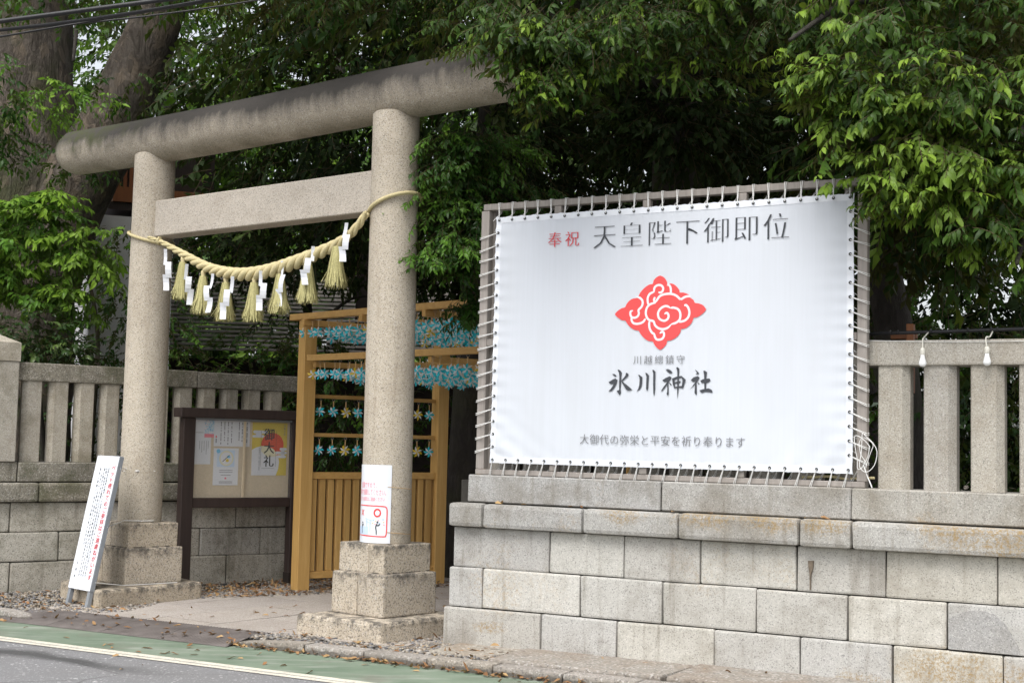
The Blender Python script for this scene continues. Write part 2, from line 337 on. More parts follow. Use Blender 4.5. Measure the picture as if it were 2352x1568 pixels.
# ------------------------------------------------------------------ helpers
def tag(o, label=None, cat=None, group=None, kind=None):
    for k, v in (('label', label), ('category', cat), ('group', group), ('kind', kind)):
        if v: o[k] = v
    return o
def mesh_np(name, V, F, mats, tint=None, mi=None, smooth=False):
    """V (n,3), F list of polygons or (k,3) array"""
    me = bpy.data.meshes.new(name)
    if isinstance(F, np.ndarray):
        n = len(F); me.vertices.add(len(V)); me.vertices.foreach_set('co', np.asarray(V, np.float32).ravel())
        me.loops.add(n * F.shape[1]); me.loops.foreach_set('vertex_index', F.astype(np.int32).ravel())
        me.polygons.add(n); me.polygons.foreach_set('loop_start', np.arange(0, n * F.shape[1], F.shape[1], dtype=np.int32))
        me.update(calc_edges=True)
    else:
        me.from_pydata([tuple(v) for v in V], [], [tuple(f) for f in F]); me.update()
    for mm in (mats if isinstance(mats, (list, tuple)) else [mats]): me.materials.append(M[mm] if isinstance(mm, str) else mm)
    if mi is not None: me.polygons.foreach_set('material_index', np.asarray(mi, np.int32))
    if smooth: me.polygons.foreach_set('use_smooth', np.ones(len(me.polygons), bool))
    if tint is not None:
        at = me.attributes.new('tint', 'FLOAT_COLOR', 'POINT'); at.data.foreach_set('color', np.asarray(tint, np.float32).ravel())
    return me
def obj(name, me, parent=None, loc=None):
    o = bpy.data.objects.new(name, me); COL.objects.link(o)
    if parent: o.parent = parent
    if loc is not None: o.location = loc
    return o
def thing(name, label, cat, loc=(0, 0, 0), group=None):
    o = bpy.data.objects.new(name, None); COL.objects.link(o); o.location = loc; o.empty_display_size = .1
    return tag(o, label, cat, group)
def wloc(p):
    v = Vector((0, 0, 0))
    while p is not None: v = v + p.location; p = p.parent
    return v
class MB:
    """gathers world-space pieces of one part"""
    def __init__(s): s.V = []; s.F = []; s.mi = []
    def add(s, V, F, mi=0):
        k = len(s.V); s.V += [tuple(v) for v in V]; s.F += [tuple(i + k for i in f) for f in F]; s.mi += [mi] * len(F); return s
    def build(s, name, mats, parent=None, smooth=False, origin=None):
        o = Vector(origin) if origin is not None else (wloc(parent) if parent else Vector((0, 0, 0)))
        me = mesh_np(name, [(v[0] - o.x, v[1] - o.y, v[2] - o.z) for v in s.V], s.F, mats, mi=s.mi, smooth=smooth)
        ob = obj(name, me, parent)
        if origin is not None: ob.location = o - (wloc(parent) if parent else Vector((0, 0, 0)))
        return ob
class Fr:
    """upright frame: s along d, t toward the viewer's side, z up"""
    def __init__(f, o, d, flip=False):
        f.o = Vector((o[0], o[1], 0)); f.d = Vector((d[0], d[1], 0)).normalized(); f.n = Vector((f.d.y, -f.d.x, 0))
        if flip: f.n = -f.n
    def __call__(f, s, t=0, z=0): return f.o + f.d * s + f.n * t + Vector((0, 0, z))
    def box(f, mb, s0, s1, t0, t1, z0, z1, c=0.0, mi=0, jit=0, rng=random):
        """chamfered box"""
        j = lambda: rng.uniform(-jit, jit) if jit else 0
        if c <= 0:
            V = [f(s, t, z) for z in (z0, z1) for t in (t0, t1) for s in (s0, s1)]
            return mb.add(V, [(0, 2, 3, 1), (4, 5, 7, 6), (0, 1, 5, 4), (2, 6, 7, 3), (0, 4, 6, 2), (1, 3, 7, 5)], mi)
        bm = bmesh.new(); vs = {}
        for a in (0, 1):
            for b in (0, 1):
                for g in (0, 1):
                    vs[a, b, g] = bm.verts.new(f((s0, s1)[a] + j(), (t0, t1)[b] + j(), (z0, z1)[g] + j()))
        for q in (((0,0,0),(0,1,0),(1,1,0),(1,0,0)), ((0,0,1),(1,0,1),(1,1,1),(0,1,1)), ((0,0,0),(1,0,0),(1,0,1),(0,0,1)), ((0,1,0),(0,1,1),(1,1,1),(1,1,0)), ((0,0,0),(0,0,1),(0,1,1),(0,1,0)), ((1,0,0),(1,1,0),(1,1,1),(1,0,1))):
            bm.faces.new([vs[k] for k in q])
        bmesh.ops.bevel(bm, geom=bm.edges[:], offset=c, segments=2 if c > .009 else 1, profile=.6, affect='EDGES')
        bmesh.ops.recalc_face_normals(bm, faces=bm.faces[:])
        bm.verts.index_update(); V = [v.co[:] for v in bm.verts]; F = [[v.index for v in p.verts] for p in bm.faces]; bm.free()
        return mb.add(V, F, mi)
    def poly(f, mb, pts, t, mi=0):
        """flat polygon in the s,z plane at depth t"""
        tri = tessellate_polygon([[Vector((p[0], p[1], 0)) for p in pts]])
        a = sum(pts[i - 1][0] * pts[i][1] - pts[i][0] * pts[i - 1][1] for i in range(len(pts)))
        tt = t if callable(t) else (lambda s, z: t)
        return mb.add([f(p[0], tt(p[0], p[1]), p[1]) for p in pts], [tuple(x) if a > 0 else tuple(x)[::-1] for x in tri], mi)
    def quad(f, mb, s0, s1, z0, z1, t, mi=0): return f.poly(mb, [(s0, z0), (s1, z0), (s1, z1), (s0, z1)], t, mi)
    def prism(f, mb, pts, t0, t1, mi=0):
        n = len(pts); a = sum(pts[i - 1][0] * pts[i][1] - pts[i][0] * pts[i - 1][1] for i in range(n))
        if a < 0: pts = pts[::-1]
        V = [f(p[0], t1, p[1]) for p in pts] + [f(p[0], t0, p[1]) for p in pts]
        F = [tuple(range(n)), tuple(range(2 * n - 1, n - 1, -1))] + [(i, i + n, (i + 1) % n + n, (i + 1) % n) for i in range(n)]
        return mb.add(V, F, mi)
def tube(mb, pts, rad, n=8, mi=0, cap=True, wob=0, rng=random, flat=1.0):
    pts = [Vector(p) for p in pts]; k = len(pts); rad = rad if hasattr(rad, '__len__') else [rad] * k
    V = []; F = []; up = None
    ph = rng.uniform(0, 6)
    for i, p in enumerate(pts):
        d = (pts[min(i + 1, k - 1)] - pts[max(i - 1, 0)]).normalized()
        if up is None: up = d.orthogonal().normalized()
        up = (up - d * up.dot(d)).normalized(); sd = d.cross(up)
        for j in range(n):
            a = 2 * math.pi * j / n
            r = rad[i] * (1 + wob * (math.sin(3 * a + ph + i * .4) * .5 + math.sin(5 * a - ph * 2 + i * .9) * .3 + rng.uniform(-.1, .1)))
            V.append(p + (up * math.cos(a) + sd * math.sin(a) * flat) * r)
    for i in range(k - 1):
        for j in range(n): F.append((i * n + j, i * n + (j + 1) % n, (i + 1) * n + (j + 1) % n, (i + 1) * n + j))
    if cap: F += [tuple(range(n - 1, -1, -1)), tuple(range((k - 1) * n, k * n))]
    return mb.add(V, F, mi)
def spline(pts, n=6):
    P = [Vector(p) for p in pts]; o = []
    for i in range(len(P) - 1):
        a, b, c, d = P[max(i - 1, 0)], P[i], P[i + 1], P[min(i + 2, len(P) - 1)]
        for k in range(n):
            t = k / n; o.append(.5 * ((2 * b) + (c - a) * t + (2 * a - 5 * b + 4 * c - d) * t * t + (3 * b - a - 3 * c + d) * t ** 3))
    return o + [P[-1]]
def ribbon2(pts, w, n=7):
    """2-D polyline -> list of quads of width w (tapering ends)"""
    P = spline([(p[0], p[1], 0) for p in pts], n); k = len(P); L = []
    for i, p in enumerate(P):
        d = (P[min(i + 1, k - 1)] - P[max(i - 1, 0)]).normalized(); nn = Vector((-d.y, d.x, 0))
        e = min(i, k - 1 - i) / (k - 1); ww = w * min(1, .45 + e * 6)
        L.append((p + nn * ww / 2, p - nn * ww / 2))
    return [[(L[i][1].x, L[i][1].y), (L[i + 1][1].x, L[i + 1][1].y), (L[i + 1][0].x, L[i + 1][0].y), (L[i][0].x, L[i][0].y)] for i in range(k - 1)]

# lettering: glyph outlines from Blender's own built-in font, cut as flat print
_gl = {}
def glyph(ch, off=0.0):
    if (ch, off) in _gl: return _gl[ch, off]
    c = bpy.data.curves.new('g', 'FONT'); c.body = ch; c.size = 1; c.offset = off; c.resolution_u = 2
    o = bpy.data.objects.new('g', c); COL.objects.link(o)
    dg = bpy.context.evaluated_depsgraph_get(); me = o.evaluated_get(dg).to_mesh()
    V = [tuple(v.co[:2]) for v in me.vertices]; F = [tuple(p.vertices) for p in me.polygons]
    F = [f for f in F if all(-.12 < V[i][0] < 1.14 and -.25 < V[i][1] < 1.05 for i in f)]
    o.evaluated_get(dg).to_mesh_clear(); bpy.data.objects.remove(o); bpy.data.curves.remove(c)
    _gl[ch, off] = (V, F); return V, F
def letters(mb, put, text, x0, x1, z0, z1, thin=0.0, fat=0.0, vertical=False, mi=0, wide=1.0):
    """put(x, z, k) -> world point; mincho feel: hairline outline drawn again a hair sideways so uprights are heavier than bars"""
    n = len(text)
    for i, ch in enumerate(text):
        if ch in ' 　': continue
        V, F = glyph(ch, -thin)
        if not V: continue
        if vertical: cx = (x0 + x1) / 2; h = (z1 - z0) / n; cz = z1 - h * (i + .5); sw = (x1 - x0) * wide; sh = min(h * .95, sw * 1.15)
        else: pw = (x1 - x0) / n; cx = x0 + pw * (i + .5); cz = (z0 + z1) / 2; sh = (z1 - z0); sw = min(sh, pw * .97) * wide
        for k, dx in enumerate((-fat, -fat / 3, fat / 3, fat) if fat else (0,)):
            mb.add([put(cx + (v[0] - .5 + dx) * sw, cz + (v[1] - .38) * sh, k) for v in V], F, mi)

rnd = random.Random(7)
# ------------------------------------------------------------------ frames measured on the place
ROAD = Fr((-1.533, 10.476), (.8745, -.485))                 # kerb face
TOR = Fr((-2.2445, 12.354), (math.cos(R_(38)), -math.sin(R_(38))))
WR = Fr((-.44, 10.815), (.8745, -.485))                     # wall right of the gate
WL = Fr((-4.844, 13.475), (.804, .594))                     # wall left of the gate
NB = Fr((-2.297, 14.986), (.804, .594))
GA = Fr((-2.063, 14.252), (.80, .60))
assert WR.n.y < 0 and WL.n.y < 0 and TOR.n.y < 0 and ROAD.n.y < 0

# ------------------------------------------------------------------ ground, road, pavement
def sheet(name, f, s0, s1, t0, t1, z, mat, kind='structure'):
    mb = MB(); mb.add([f(s0, t1, z), f(s1, t1, z), f(s1, t0, z), f(s0, t0, z)], [(0, 1, 2, 3)])
    return tag(mb.build(name, mat), kind=kind)
sheet('ground', Fr((0, 0), (1, 0)), -400, 400, -600, 200, -.05, 'soil')
sheet('road', ROAD, -60, 60, -.02, 9.5, 0, 'asphalt')
sheet('bicycle_lane', ROAD, -60, 60, 0.0, .71, .004, 'lane')
sheet('road_line', ROAD, -60, 60, .715, .875, .005, 'line')
sheet('yard', ROAD, -60, 60, -60, -.06, .03, 'soil')
kerb = tag(bpy.data.objects.new('kerb', None), kind='structure'); COL.objects.link(kerb)
def kerb_run(s0, s1, step, first=None):
    s = s0; k = 0
    while s < s1:
        L = (first if (first and k == 0) else step) ; e = min(s + L, s1)
        mb = MB(); ROAD.box(mb, s + .004, e - .004, -.15, 0, -.04, .072 + rnd.uniform(-.003, .003), .016, jit=.002, rng=rnd)
        mb.build('kerb_stone', 'kerb', kerb); s = e; k += 1
kerb_run(.05, 7, .535); kerb_run(-9, -3.2, .55)
mb = MB()                                                  # dropped end of the kerb beside the ramp
ROAD.prism(mb, [(-.6, -.04), (.043, -.04), (.043, .07), (-.1, .068), (-.45, .045), (-.6, .03)], -.15, 0); mb.build('kerb_stone', 'kerb', kerb)
mb = MB(); ROAD.prism(mb, [(-3.205, -.04), (-3.205, .07), (-3.1, .066), (-2.9, .035), (-2.8, .01), (-2.8, -.04)], -.15, 0); mb.build('kerb_stone', 'kerb', kerb)
for i, (a, b) in enumerate(((-3.12, -2.52), (-2.515, -1.915), (-1.91, -1.31), (-1.305, -.60))):
    mb = MB(); n = 88; V = []; F = []
    for k in range(n + 1):
        s = a + (b - a) * k / n; h = .007 if k % 4 < 2 else 0.0
        V += [ROAD(s, .11, .006 + h * .3), ROAD(s, -.16, .042 + h), ROAD(s, -.42, .052 + h), ROAD(s, -.42, .03)]
    for k in range(n):
        for j in range(3): F.append((k * 4 + j, (k + 1) * 4 + j, (k + 1) * 4 + j + 1, k * 4 + j + 1))
    mb.add(V, F); t = mb.build('ramp_plate', 'plate', origin=ROAD((a + b) / 2, -.15, .03))
    tag(t, ['ribbed brown steel ramp plate beside the gravel and the left kerb end', 'ribbed brown steel ramp plate second from the gravel end', 'ribbed brown steel ramp plate second from the right kerb', 'ribbed brown steel ramp plate ending at the right kerb stone'][i], 'ramp plate', 'ramp plates bridging the gutter')
# paving of the approach, slabs laid square to the gate
pav = tag(bpy.data.objects.new('pavement', None), kind='structure'); COL.objects.link(pav)
mb = MB(); BP_ = [(-3.1, -.425), (-.55, -.425), (3.5, -3.5), (3.5, -7), (-3.1, -7)]
mb.add([ROAD(a, b, .034) for a, b in BP_], [tuple(range(5))]); mb.build('pavement_bed', 'core', pav)
def road_t(p): return (Vector((p.x, p.y, 0)) - ROAD.o).dot(ROAD.n)
def clip_poly(P, f):
    o = []
    for i in range(len(P)):
        a, b = P[i - 1], P[i]; fa, fb = f(a), f(b)
        if (fa >= 0) != (fb >= 0): o.append(a + (b - a) * (fa / (fa - fb)))
        if fb >= 0: o.append(b)
    return o
sl_w = [(-1.55, -.95), (-.95, -.31), (-.31, .33), (.33, .97), (.97, 1.62), (1.62, 2.26), (2.26, 2.9)]
for ci, (a, b) in enumerate(sl_w):
    t = 1.75 - (ci % 2) * .55
    while t > -6:
        e = t - 1.1
        P = [TOR(a + .005, t - .005, 0), TOR(b - .005, t - .005, 0), TOR(b - .005, e + .005, 0), TOR(a + .005, e + .005, 0)]
        P = clip_poly(P, lambda p: -.425 - road_t(p))
        if len(P) >= 3 and max((P[i] - P[j]).length for i in range(len(P)) for j in range(i)) > .15:
            z = .05 + rnd.uniform(-.0025, .0025); n = len(P); mb = MB()
            mb.add([p + Vector((0, 0, z)) for p in P] + [p + Vector((0, 0, .02)) for p in P], [tuple(range(n))[::-1]] + [(i, (i + 1) % n, (i + 1) % n + n, i + n) for i in range(n)])
            me = mb.build('paving_slab', 'paving', pav)
            bm = bmesh.new(); bm.from_mesh(me.data); bmesh.ops.recalc_face_normals(bm, faces=bm.faces[:]); bm.to_mesh(me.data); bm.free()
        t = e

# ------------------------------------------------------------------ torii gate
tor = thing('torii_gate', 'weathered granite torii gate with round top beam over the shrine approach', 'torii', TOR(0, 0, .03))
SP = 1.595
def lathe(mb, c, prof, n=40, mi=0, lean=(0, 0)):
    V = []; F = []; z0 = prof[0][1]
    for r, z in prof:
        for j in range(n): V.append((c.x + lean[0] * (z - z0) + r * math.cos(2 * math.pi * j / n), c.y + lean[1] * (z - z0) + r * math.sin(2 * math.pi * j / n), z))
    for i in range(len(prof) - 1):
        for j in range(n): F.append((i * n + j, i * n + (j + 1) % n, (i + 1) * n + (j + 1) % n, (i + 1) * n + j))
    F += [tuple(range(n - 1, -1, -1)), tuple(range((len(prof) - 1) * n, len(prof) * n))]
    return mb.add(V, F, mi)
def chunk(mb, P, z0, z1, c=.02):
    """prism over a ground polygon with softened edges"""
    bm = bmesh.new(); n = len(P)
    a = [bm.verts.new((p.x, p.y, z0)) for p in P]; b = [bm.verts.new((p.x, p.y, z1)) for p in P]
    bm.faces.new(a[::-1]); bm.faces.new(b)
    for i in range(n): bm.faces.new((a[i], a[(i + 1) % n], b[(i + 1) % n], b[i]))
    bmesh.ops.recalc_face_normals(bm, faces=bm.faces[:])
    bmesh.ops.bevel(bm, geom=bm.edges[:], offset=c, segments=2, profile=.55, affect='EDGES')
    bm.verts.index_update(); mb.add([v.co[:] for v in bm.verts], [[v.index for v in f.verts] for f in bm.faces]); bm.free(); return mb
for side, ang in ((-1, 45), (1, 41)):
    c = TOR(SP * side, 0, 0); ln = TOR.d * (-.004 * side)
    mb = MB(); lathe(mb, c, [(.198, .76), (.203, .775), (.202, 1.2), (.200, 2.2), (.197, 3.2), (.194, 4.0), (.193, 4.27), (.18, 4.285)], lean=(ln.x, ln.y))
    pil = mb.build('pillar', 'pillar', tor, smooth=False)
    for p in pil.data.polygons: p.use_smooth = len(p.vertices) == 4
    B = Fr((c.x, c.y), (math.cos(R_(ang)), -math.sin(R_(ang))))
    def blk(h, z0, z1, cuts, cc):
        # split the square block along its own joints
        S = [-h] + cuts + [h]
        for a, b in zip(S, S[1:]):
            q = MB(); B.box(q, a + .002, b - .002, -h, h, z0, z1, cc, jit=.003, rng=rnd); q.build('base_stone', 'plinth', pil)
    blk(.262, .532, .767, [.085] if side > 0 else [-.06, .16], .012)
    blk(.30, .205, .54, [-.0] if side > 0 else [-.13], .016)
    if side > 0: P = [Vector((-.945, 10.69, 0)), Vector((-.36, 11.42, 0)), Vector((-1.02, 11.95, 0)), Vector((-1.665, 11.17, 0))]
    else: P = [Vector((-3.60, 12.45, 0)), Vector((-2.90, 13.42, 0)), Vector((-3.50, 14.15, 0)), Vector((-4.22, 13.30, 0))]
    q = MB(); chunk(q, P, -.02, .205, .03); q.build('base_slab', 'plinth', pil)
mb = MB()
V = []; nseg = 60; nr = 36; F = []
for i in range(nseg + 1):
    s = -2.96 + 5.82 * i / nseg; r = .222
    e = min(s + 2.96, 2.86 - s); r *= 1 if e > .05 else (.86 + .14 * math.sqrt(max(0, 1 - ((.05 - e) / .05) ** 2)))
    zc = 4.435 + .012 * math.sin(s * .9) + .02 * (abs(s) / 3) ** 2
    for j in range(nr):
        a = 2 * math.pi * j / nr; V.append(TOR(s, r * math.cos(a), zc + r * math.sin(a)))
for i in range(nseg):
    for j in range(nr): F.append((i * nr + j, (i + 1) * nr + j, (i + 1) * nr + (j + 1) % nr, i * nr + (j + 1) % nr))
F += [tuple(range(nr)), tuple(range((nseg + 1) * nr - 1, nseg * nr - 1, -1))]
mb.add(V, F); ka = mb.build('top_beam', 'kasagi', tor)
for p in ka.data.polygons: p.use_smooth = len(p.vertices) == 4
bm = bmesh.new(); bm.from_mesh(ka.data); bmesh.ops.recalc_face_normals(bm, faces=bm.faces[:]); bm.to_mesh(ka.data); bm.free()
mb = MB(); TOR.box(mb, -SP + .02, SP - .02, -.1, .1, 3.468, 3.812, .008); mb.build('tie_beam', 'nuki', tor)

# ------------------------------------------------------------------ stone walls in courses
def wall(name, label, f, ends, courses, mat, capmat, depth=.5, z_bot=.0):
    root = thing(name, label, 'wall', f(0, 0, z_bot))
    mb = MB(); f.box(mb, ends[0] + .06, ends[1] - .02, -depth + .03, -.045, z_bot, 1.30, 0); mb.build('core', 'core', root)
    for z0, z1, t, joints, cc, mt in courses:
        J = joints
        for a, b in zip(J, J[1:]):
            mb = MB(); dt = rnd.uniform(-.006, .006)
            f.box(mb, a + .0035, b - .0035, -.22 if mt == 'b' else -depth, t + dt * 1.3, z0 + .003, z1 - .003, cc, jit=.0035, rng=rnd)
            mb.build('stone', mat if mt == 'b' else capmat, root)
    return root
XR = 5.6
wr_ = wall('stone_wall', 'pale granite block wall carrying the large white banner', WR, (0, XR), [
    (.03, .335, .004, [-.045, .80, 1.413, 2.154, 2.767, 3.38, 4.073, 4.8, XR], .014, 'b'),
    (.335, .637, -.012, [-.012, .286, 1.114, 1.759, 2.453, 3.084, 3.727, 4.4, 5.1, XR], .014, 'b'),
    (.637, .943, -.026, [.012, .85, 1.454, 2.037, 2.729, 3.33, 4.035, 4.7, XR], .014, 'b'),
    (.943, 1.128, .05, [.0, .302, 1.146, 1.895, 2.767, 3.121, 4.3, 5.0, XR], .03, 'c'),
    (1.131, 1.343, -.03, [.125, 1.729, 3.098, 4.6, XR], .008, 'c')], 'wall', 'cap')
wall('stone_wall', 'darker mossy granite wall behind the notice board and leaning sign', WL, (-3.5, 3.25), [
    (.03, .337, 0, [-3.5, -2.8, -2.2, -1.5, -.75, .081, 1.1, 1.75, 2.335, 3.25], .014, 'b'),
    (.337, .622, -.008, [-3.5, -2.6, -1.9, -1.1, -.3, .542, 1.25, 2.028, 2.72, 3.25], .014, 'b'),
    (.622, .910, -.014, [-3.5, -2.9, -2.1, -1.4, -.7, .061, .822, 1.6, 2.433, 3.02, 3.25], .014, 'b'),
    (.912, 1.103, .045, [-3.5, -2.5, -1.2, .314, 1.5, 2.4, 3.25], .025, 'c'),
    (1.106, 1.303, .0, [-3.5, -1.9, .111, 1.9, 3.25], .008, 'c')], 'wall2', 'cap2')
mb = MB(); WR.prism(mb, [(3.735, .345), (4.17, .345), (4.155, .40), (4.12, .46), (4.08, .53), (4.02, .585), (3.95, .60), (3.86, .595), (3.78, .56), (3.735, .535)], -.05, -.003); mb.build('repair_patch', 'patch', wr_)
mb = MB(); WR.prism(mb, [(2.81, .845), (2.85, .848), (2.845, .80), (2.832, .755), (2.829, .65), (2.825, .65), (2.822, .755), (2.815, .80)], -.05, -.0175); mb.build('rust_streak', 'rust', wr_)
# rough footing stones between wall and kerb
foot = thing('wall_footing', 'rough flat footing stones between the banner wall and the kerb', 'footing', WR(1, .15, .03))
for a, b, z, t in ((.10, .66, .066, .46), (.675, 2.02, .078, .60), (2.04, 3.35, .092, .63), (3.37, 4.6, .09, .64), (4.62, XR, .09, .64)):
    mb = MB(); P = [WR(a, -.02, 0), WR(b, -.02, 0), WR(b - .03, t * .93, 0), WR((a + b) / 2, t + .015, 0), WR(a + .02, t, 0)]
    chunk(mb, P, -.03, z, .018); mb.build('footing_stone', 'footing', foot)
# stone picket fences (tamagaki) standing on the walls
def picket(f, s0, s1, t0, t1, z0, z1, cl=.035, ch=.035):
    mb = MB(); P = [(s0 + cl, t0), (s1 - ch, t0), (s1, t0 + ch), (s1, t1 - ch), (s1 - ch, t1), (s0 + cl, t1), (s0, t1 - cl), (s0, t0 + cl)]
    n = 8; V = [f(p[0], p[1], z0) for p in P] + [f(p[0], p[1], z1) for p in P]
    F = [(i, i + n, (i + 1) % n + n, (i + 1) % n) for i in range(n)] + [tuple(range(n)), tuple(range(2 * n - 1, n - 1, -1))]
    mb.add(V, F); ob = mb; return ob
def fixn(o):
    bm = bmesh.new(); bm.from_mesh(o.data); bmesh.ops.recalc_face_normals(bm, faces=bm.faces[:]); bm.to_mesh(o.data); bm.free(); return o
fr = thing('stone_fence', 'granite picket fence behind the banner with light bulbs hung along its rail', 'fence', WR(2.5, -.3, 1.34))
for k in range(-10, 9):
    s = 3.237 + k * .302
    if s + .212 < XR - .1: fixn(picket(WR, s, s + .205, -.36, -.18, 1.341, 2.172, .008, .045).build('post', 'post', fr))
mb = MB(); WR.box(mb, .14, 2.5, -.44, -.16, 2.167, 2.335, .012); mb.build('rail', 'post', fr)
mb = MB(); WR.box(mb, 2.503, XR - .1, -.44, -.16, 2.167, 2.335, .012); mb.build('rail', 'post', fr)
fl = thing('stone_fence', 'mossy granite picket fence with a broad peaked end post under green foliage', 'fence', WL(1.2, -.2, 1.3))
for k in range(0, 11):
    s = .15 + k * .262
    if s < 3.0: fixn(picket(WL, s, s + .182, -.19, -.055, 1.301, 2.095, .045, .008).build('post', 'post2', fl))
mb = MB(); WL.box(mb, .083, 1.95, -.29, -.04, 2.09, 2.268, .012); mb.build('rail', 'cap2', fl)
mb = MB(); WL.box(mb, 1.953, 3.2, -.29, -.04, 2.09, 2.262, .012); mb.build('rail', 'cap2', fl)
mb = MB(); WL.box(mb, -.38, .079, -.38, .02, 1.301, 2.27, .01); mb.build('end_post', 'post2', fl)
mb = MB(); V = [WL(s, t, z) for s, t, z in ((-.39, -.39, 2.272), (.083, -.39, 2.272), (.083, .03, 2.272), (-.39, .03, 2.272), (-.39, -.39, 2.45), (.083, -.39, 2.45), (.083, .03, 2.45), (-.39, .03, 2.45), (-.15, -.18, 2.56))]
mb.add(V, [(0, 1, 5, 4), (1, 2, 6, 5), (2, 3, 7, 6), (3, 0, 4, 7), (4, 5, 8), (5, 6, 8), (6, 7, 8), (7, 4, 8), (3, 2, 1, 0)]); fixn(mb.build('post_cap', 'post2', fl))

# ------------------------------------------------------------------ sacred rope, tassels, paper streamers
RP = [(-1.36, 3.44), (-1.169, 3.385), (-.85, 3.255), (-.514, 3.115), (-.25, 3.045), (-.009, 3.012), (.22, 3.012), (.437, 3.035), (.70, 3.085), (.913, 3.135), (1.10, 3.185), (1.265, 3.255), (1.39, 3.35), (1.47, 3.44)]
RR = [.016, .022, .034, .046, .052, .056, .058, .059, .057, .053, .046, .038, .032, .028]
path = spline([(s, z, r) for (s, z), r in zip(RP, RR)], 14)
def rope_t(s): return .205 + .03 * (1 - min(1, abs(s) / 1.5))
rope = thing('straw_rope', 'thick twisted straw rope sagging between the torii pillars', 'rope', TOR(0, .2, 3.0))
acc = 0; H = [0]
for a, b in zip(path, path[1:]): acc += math.hypot(b.x - a.x, b.y - a.y); H.append(acc)
for k in range(3):
    pts = []; rad = []
    for i, p in enumerate(path):
        d = path[min(i + 1, len(path) - 1)] - path[max(i - 1, 0)]; d = Vector((d.x, d.y)).normalized()
        a = 2 * math.pi * (H[i] / .30 + k / 3); R = p.z
        nx, nz = -d.y, d.x
        pts.append(TOR(p.x + nx * math.sin(a) * R * .58, rope_t(p.x) + math.cos(a) * R * .58, p.y + nz * math.sin(a) * R * .58)); rad.append(R * .53)
    mb = MB(); tube(mb, pts, rad, 10); mb.build('strand', 'straw_rope', rope, smooth=True)
def loop(parent, side, zc, tilt, r, mat, name, rp=.214):
    mb = MB(); c = TOR(SP * side, 0, 0); P = []
    for i in range(49):
        a = 2 * math.pi * i / 48; P.append(TOR(SP * side + rp * math.cos(a), rp * math.sin(a), zc + tilt * math.cos(a)))
    tube(mb, P, r, 7, cap=False); return mb.build(name, mat, parent, smooth=True)
loop(rope, -1, 3.475, -.07, .0155, 'straw_rope', 'tie_cord'); loop(rope, 1, 3.515, .085, .0165, 'straw_rope', 'tie_cord')
mb = MB(); tube(mb, [TOR(-1.2 + .01 * math.cos(i), .205 + .03 * math.cos(i * 1.05), 3.395 + .035 * math.sin(i * 1.05)) for i in range(14)], .011, 6); mb.build('knot', 'straw_rope', rope, smooth=True)
ORD = ['first from the pillar with the leaning sign', 'second from the pillar with the leaning sign', 'third from the pillar with the leaning sign', 'at the lowest point of its sag', 'third from the pillar with the wrapped notice', 'second from the pillar with the wrapped notice', 'first from the pillar with the wrapped notice']
def tassel(s, ztop, lb, L=.365):
    c = TOR(s, rope_t(s) + .01, ztop); t = thing('straw_tassel', 'straw tassel on the sacred rope, %s' % lb, 'tassel', c, 'straw tassels on the sacred rope')
    mb = MB(); lathe(mb, c, [(.010, ztop + .02), (.021, ztop + .01), (.024, ztop - .01), (.019, ztop - .03), (.027, ztop - .045), (.032, ztop - .08)], 12); mb.build('head', 'straw_rope', t, smooth=True)
    mb = MB(); lathe(mb, c, [(.028, ztop - .06), (.044, ztop - .12), (.058, ztop - .22), (.064, ztop - L + .07)], 14)
    for k in range(260):
        a = rnd.uniform(0, 2 * math.pi); q = rnd.random() ** .5; e = L + rnd.uniform(-.04, .022) ; w = rnd.choice((.0018, .0026, .003)); fly = rnd.random() < .06
        pr = [(.022 + .012 * q, -.035), (.036 + .014 * q, -.12), (.05 + .022 * q, -.24), (.06 + .034 * q + rnd.uniform(-.008, .016) + (.03 if fly else 0), -e * (.92 if fly else 1))]
        tx, ty = -math.sin(a) * w, math.cos(a) * w; aj = a
        V = []
        for r, z in pr:
            aj += rnd.uniform(-.08, .08); x = c.x + r * math.cos(aj); y = c.y + r * math.sin(aj); V += [(x - tx, y - ty, ztop + z), (x + tx, y + ty, ztop + z)]
        mb.add(V, [(0, 1, 3, 2), (2, 3, 5, 4), (4, 5, 7, 6)])
    mb.build('skirt', 'straw', t)
for s, z in ((-.815, 3.205), (-.515, 3.06), (-.195, 2.985), (.18, 2.965), (.497, 3.02), (.83, 3.095), (1.155, 3.215)): tassel(s, z, ORD.pop(0))
ORS = ['beside the pillar with the leaning sign', 'between the first and second tassels from the leaning sign', 'between the second and third tassels from the leaning sign', 'beside the middle tassel on the leaning sign side', 'beside the middle tassel on the wrapped notice side', 'over the third tassel from the wrapped notice', 'between the first and second tassels from the wrapped notice', 'beside the pillar with the wrapped notice']
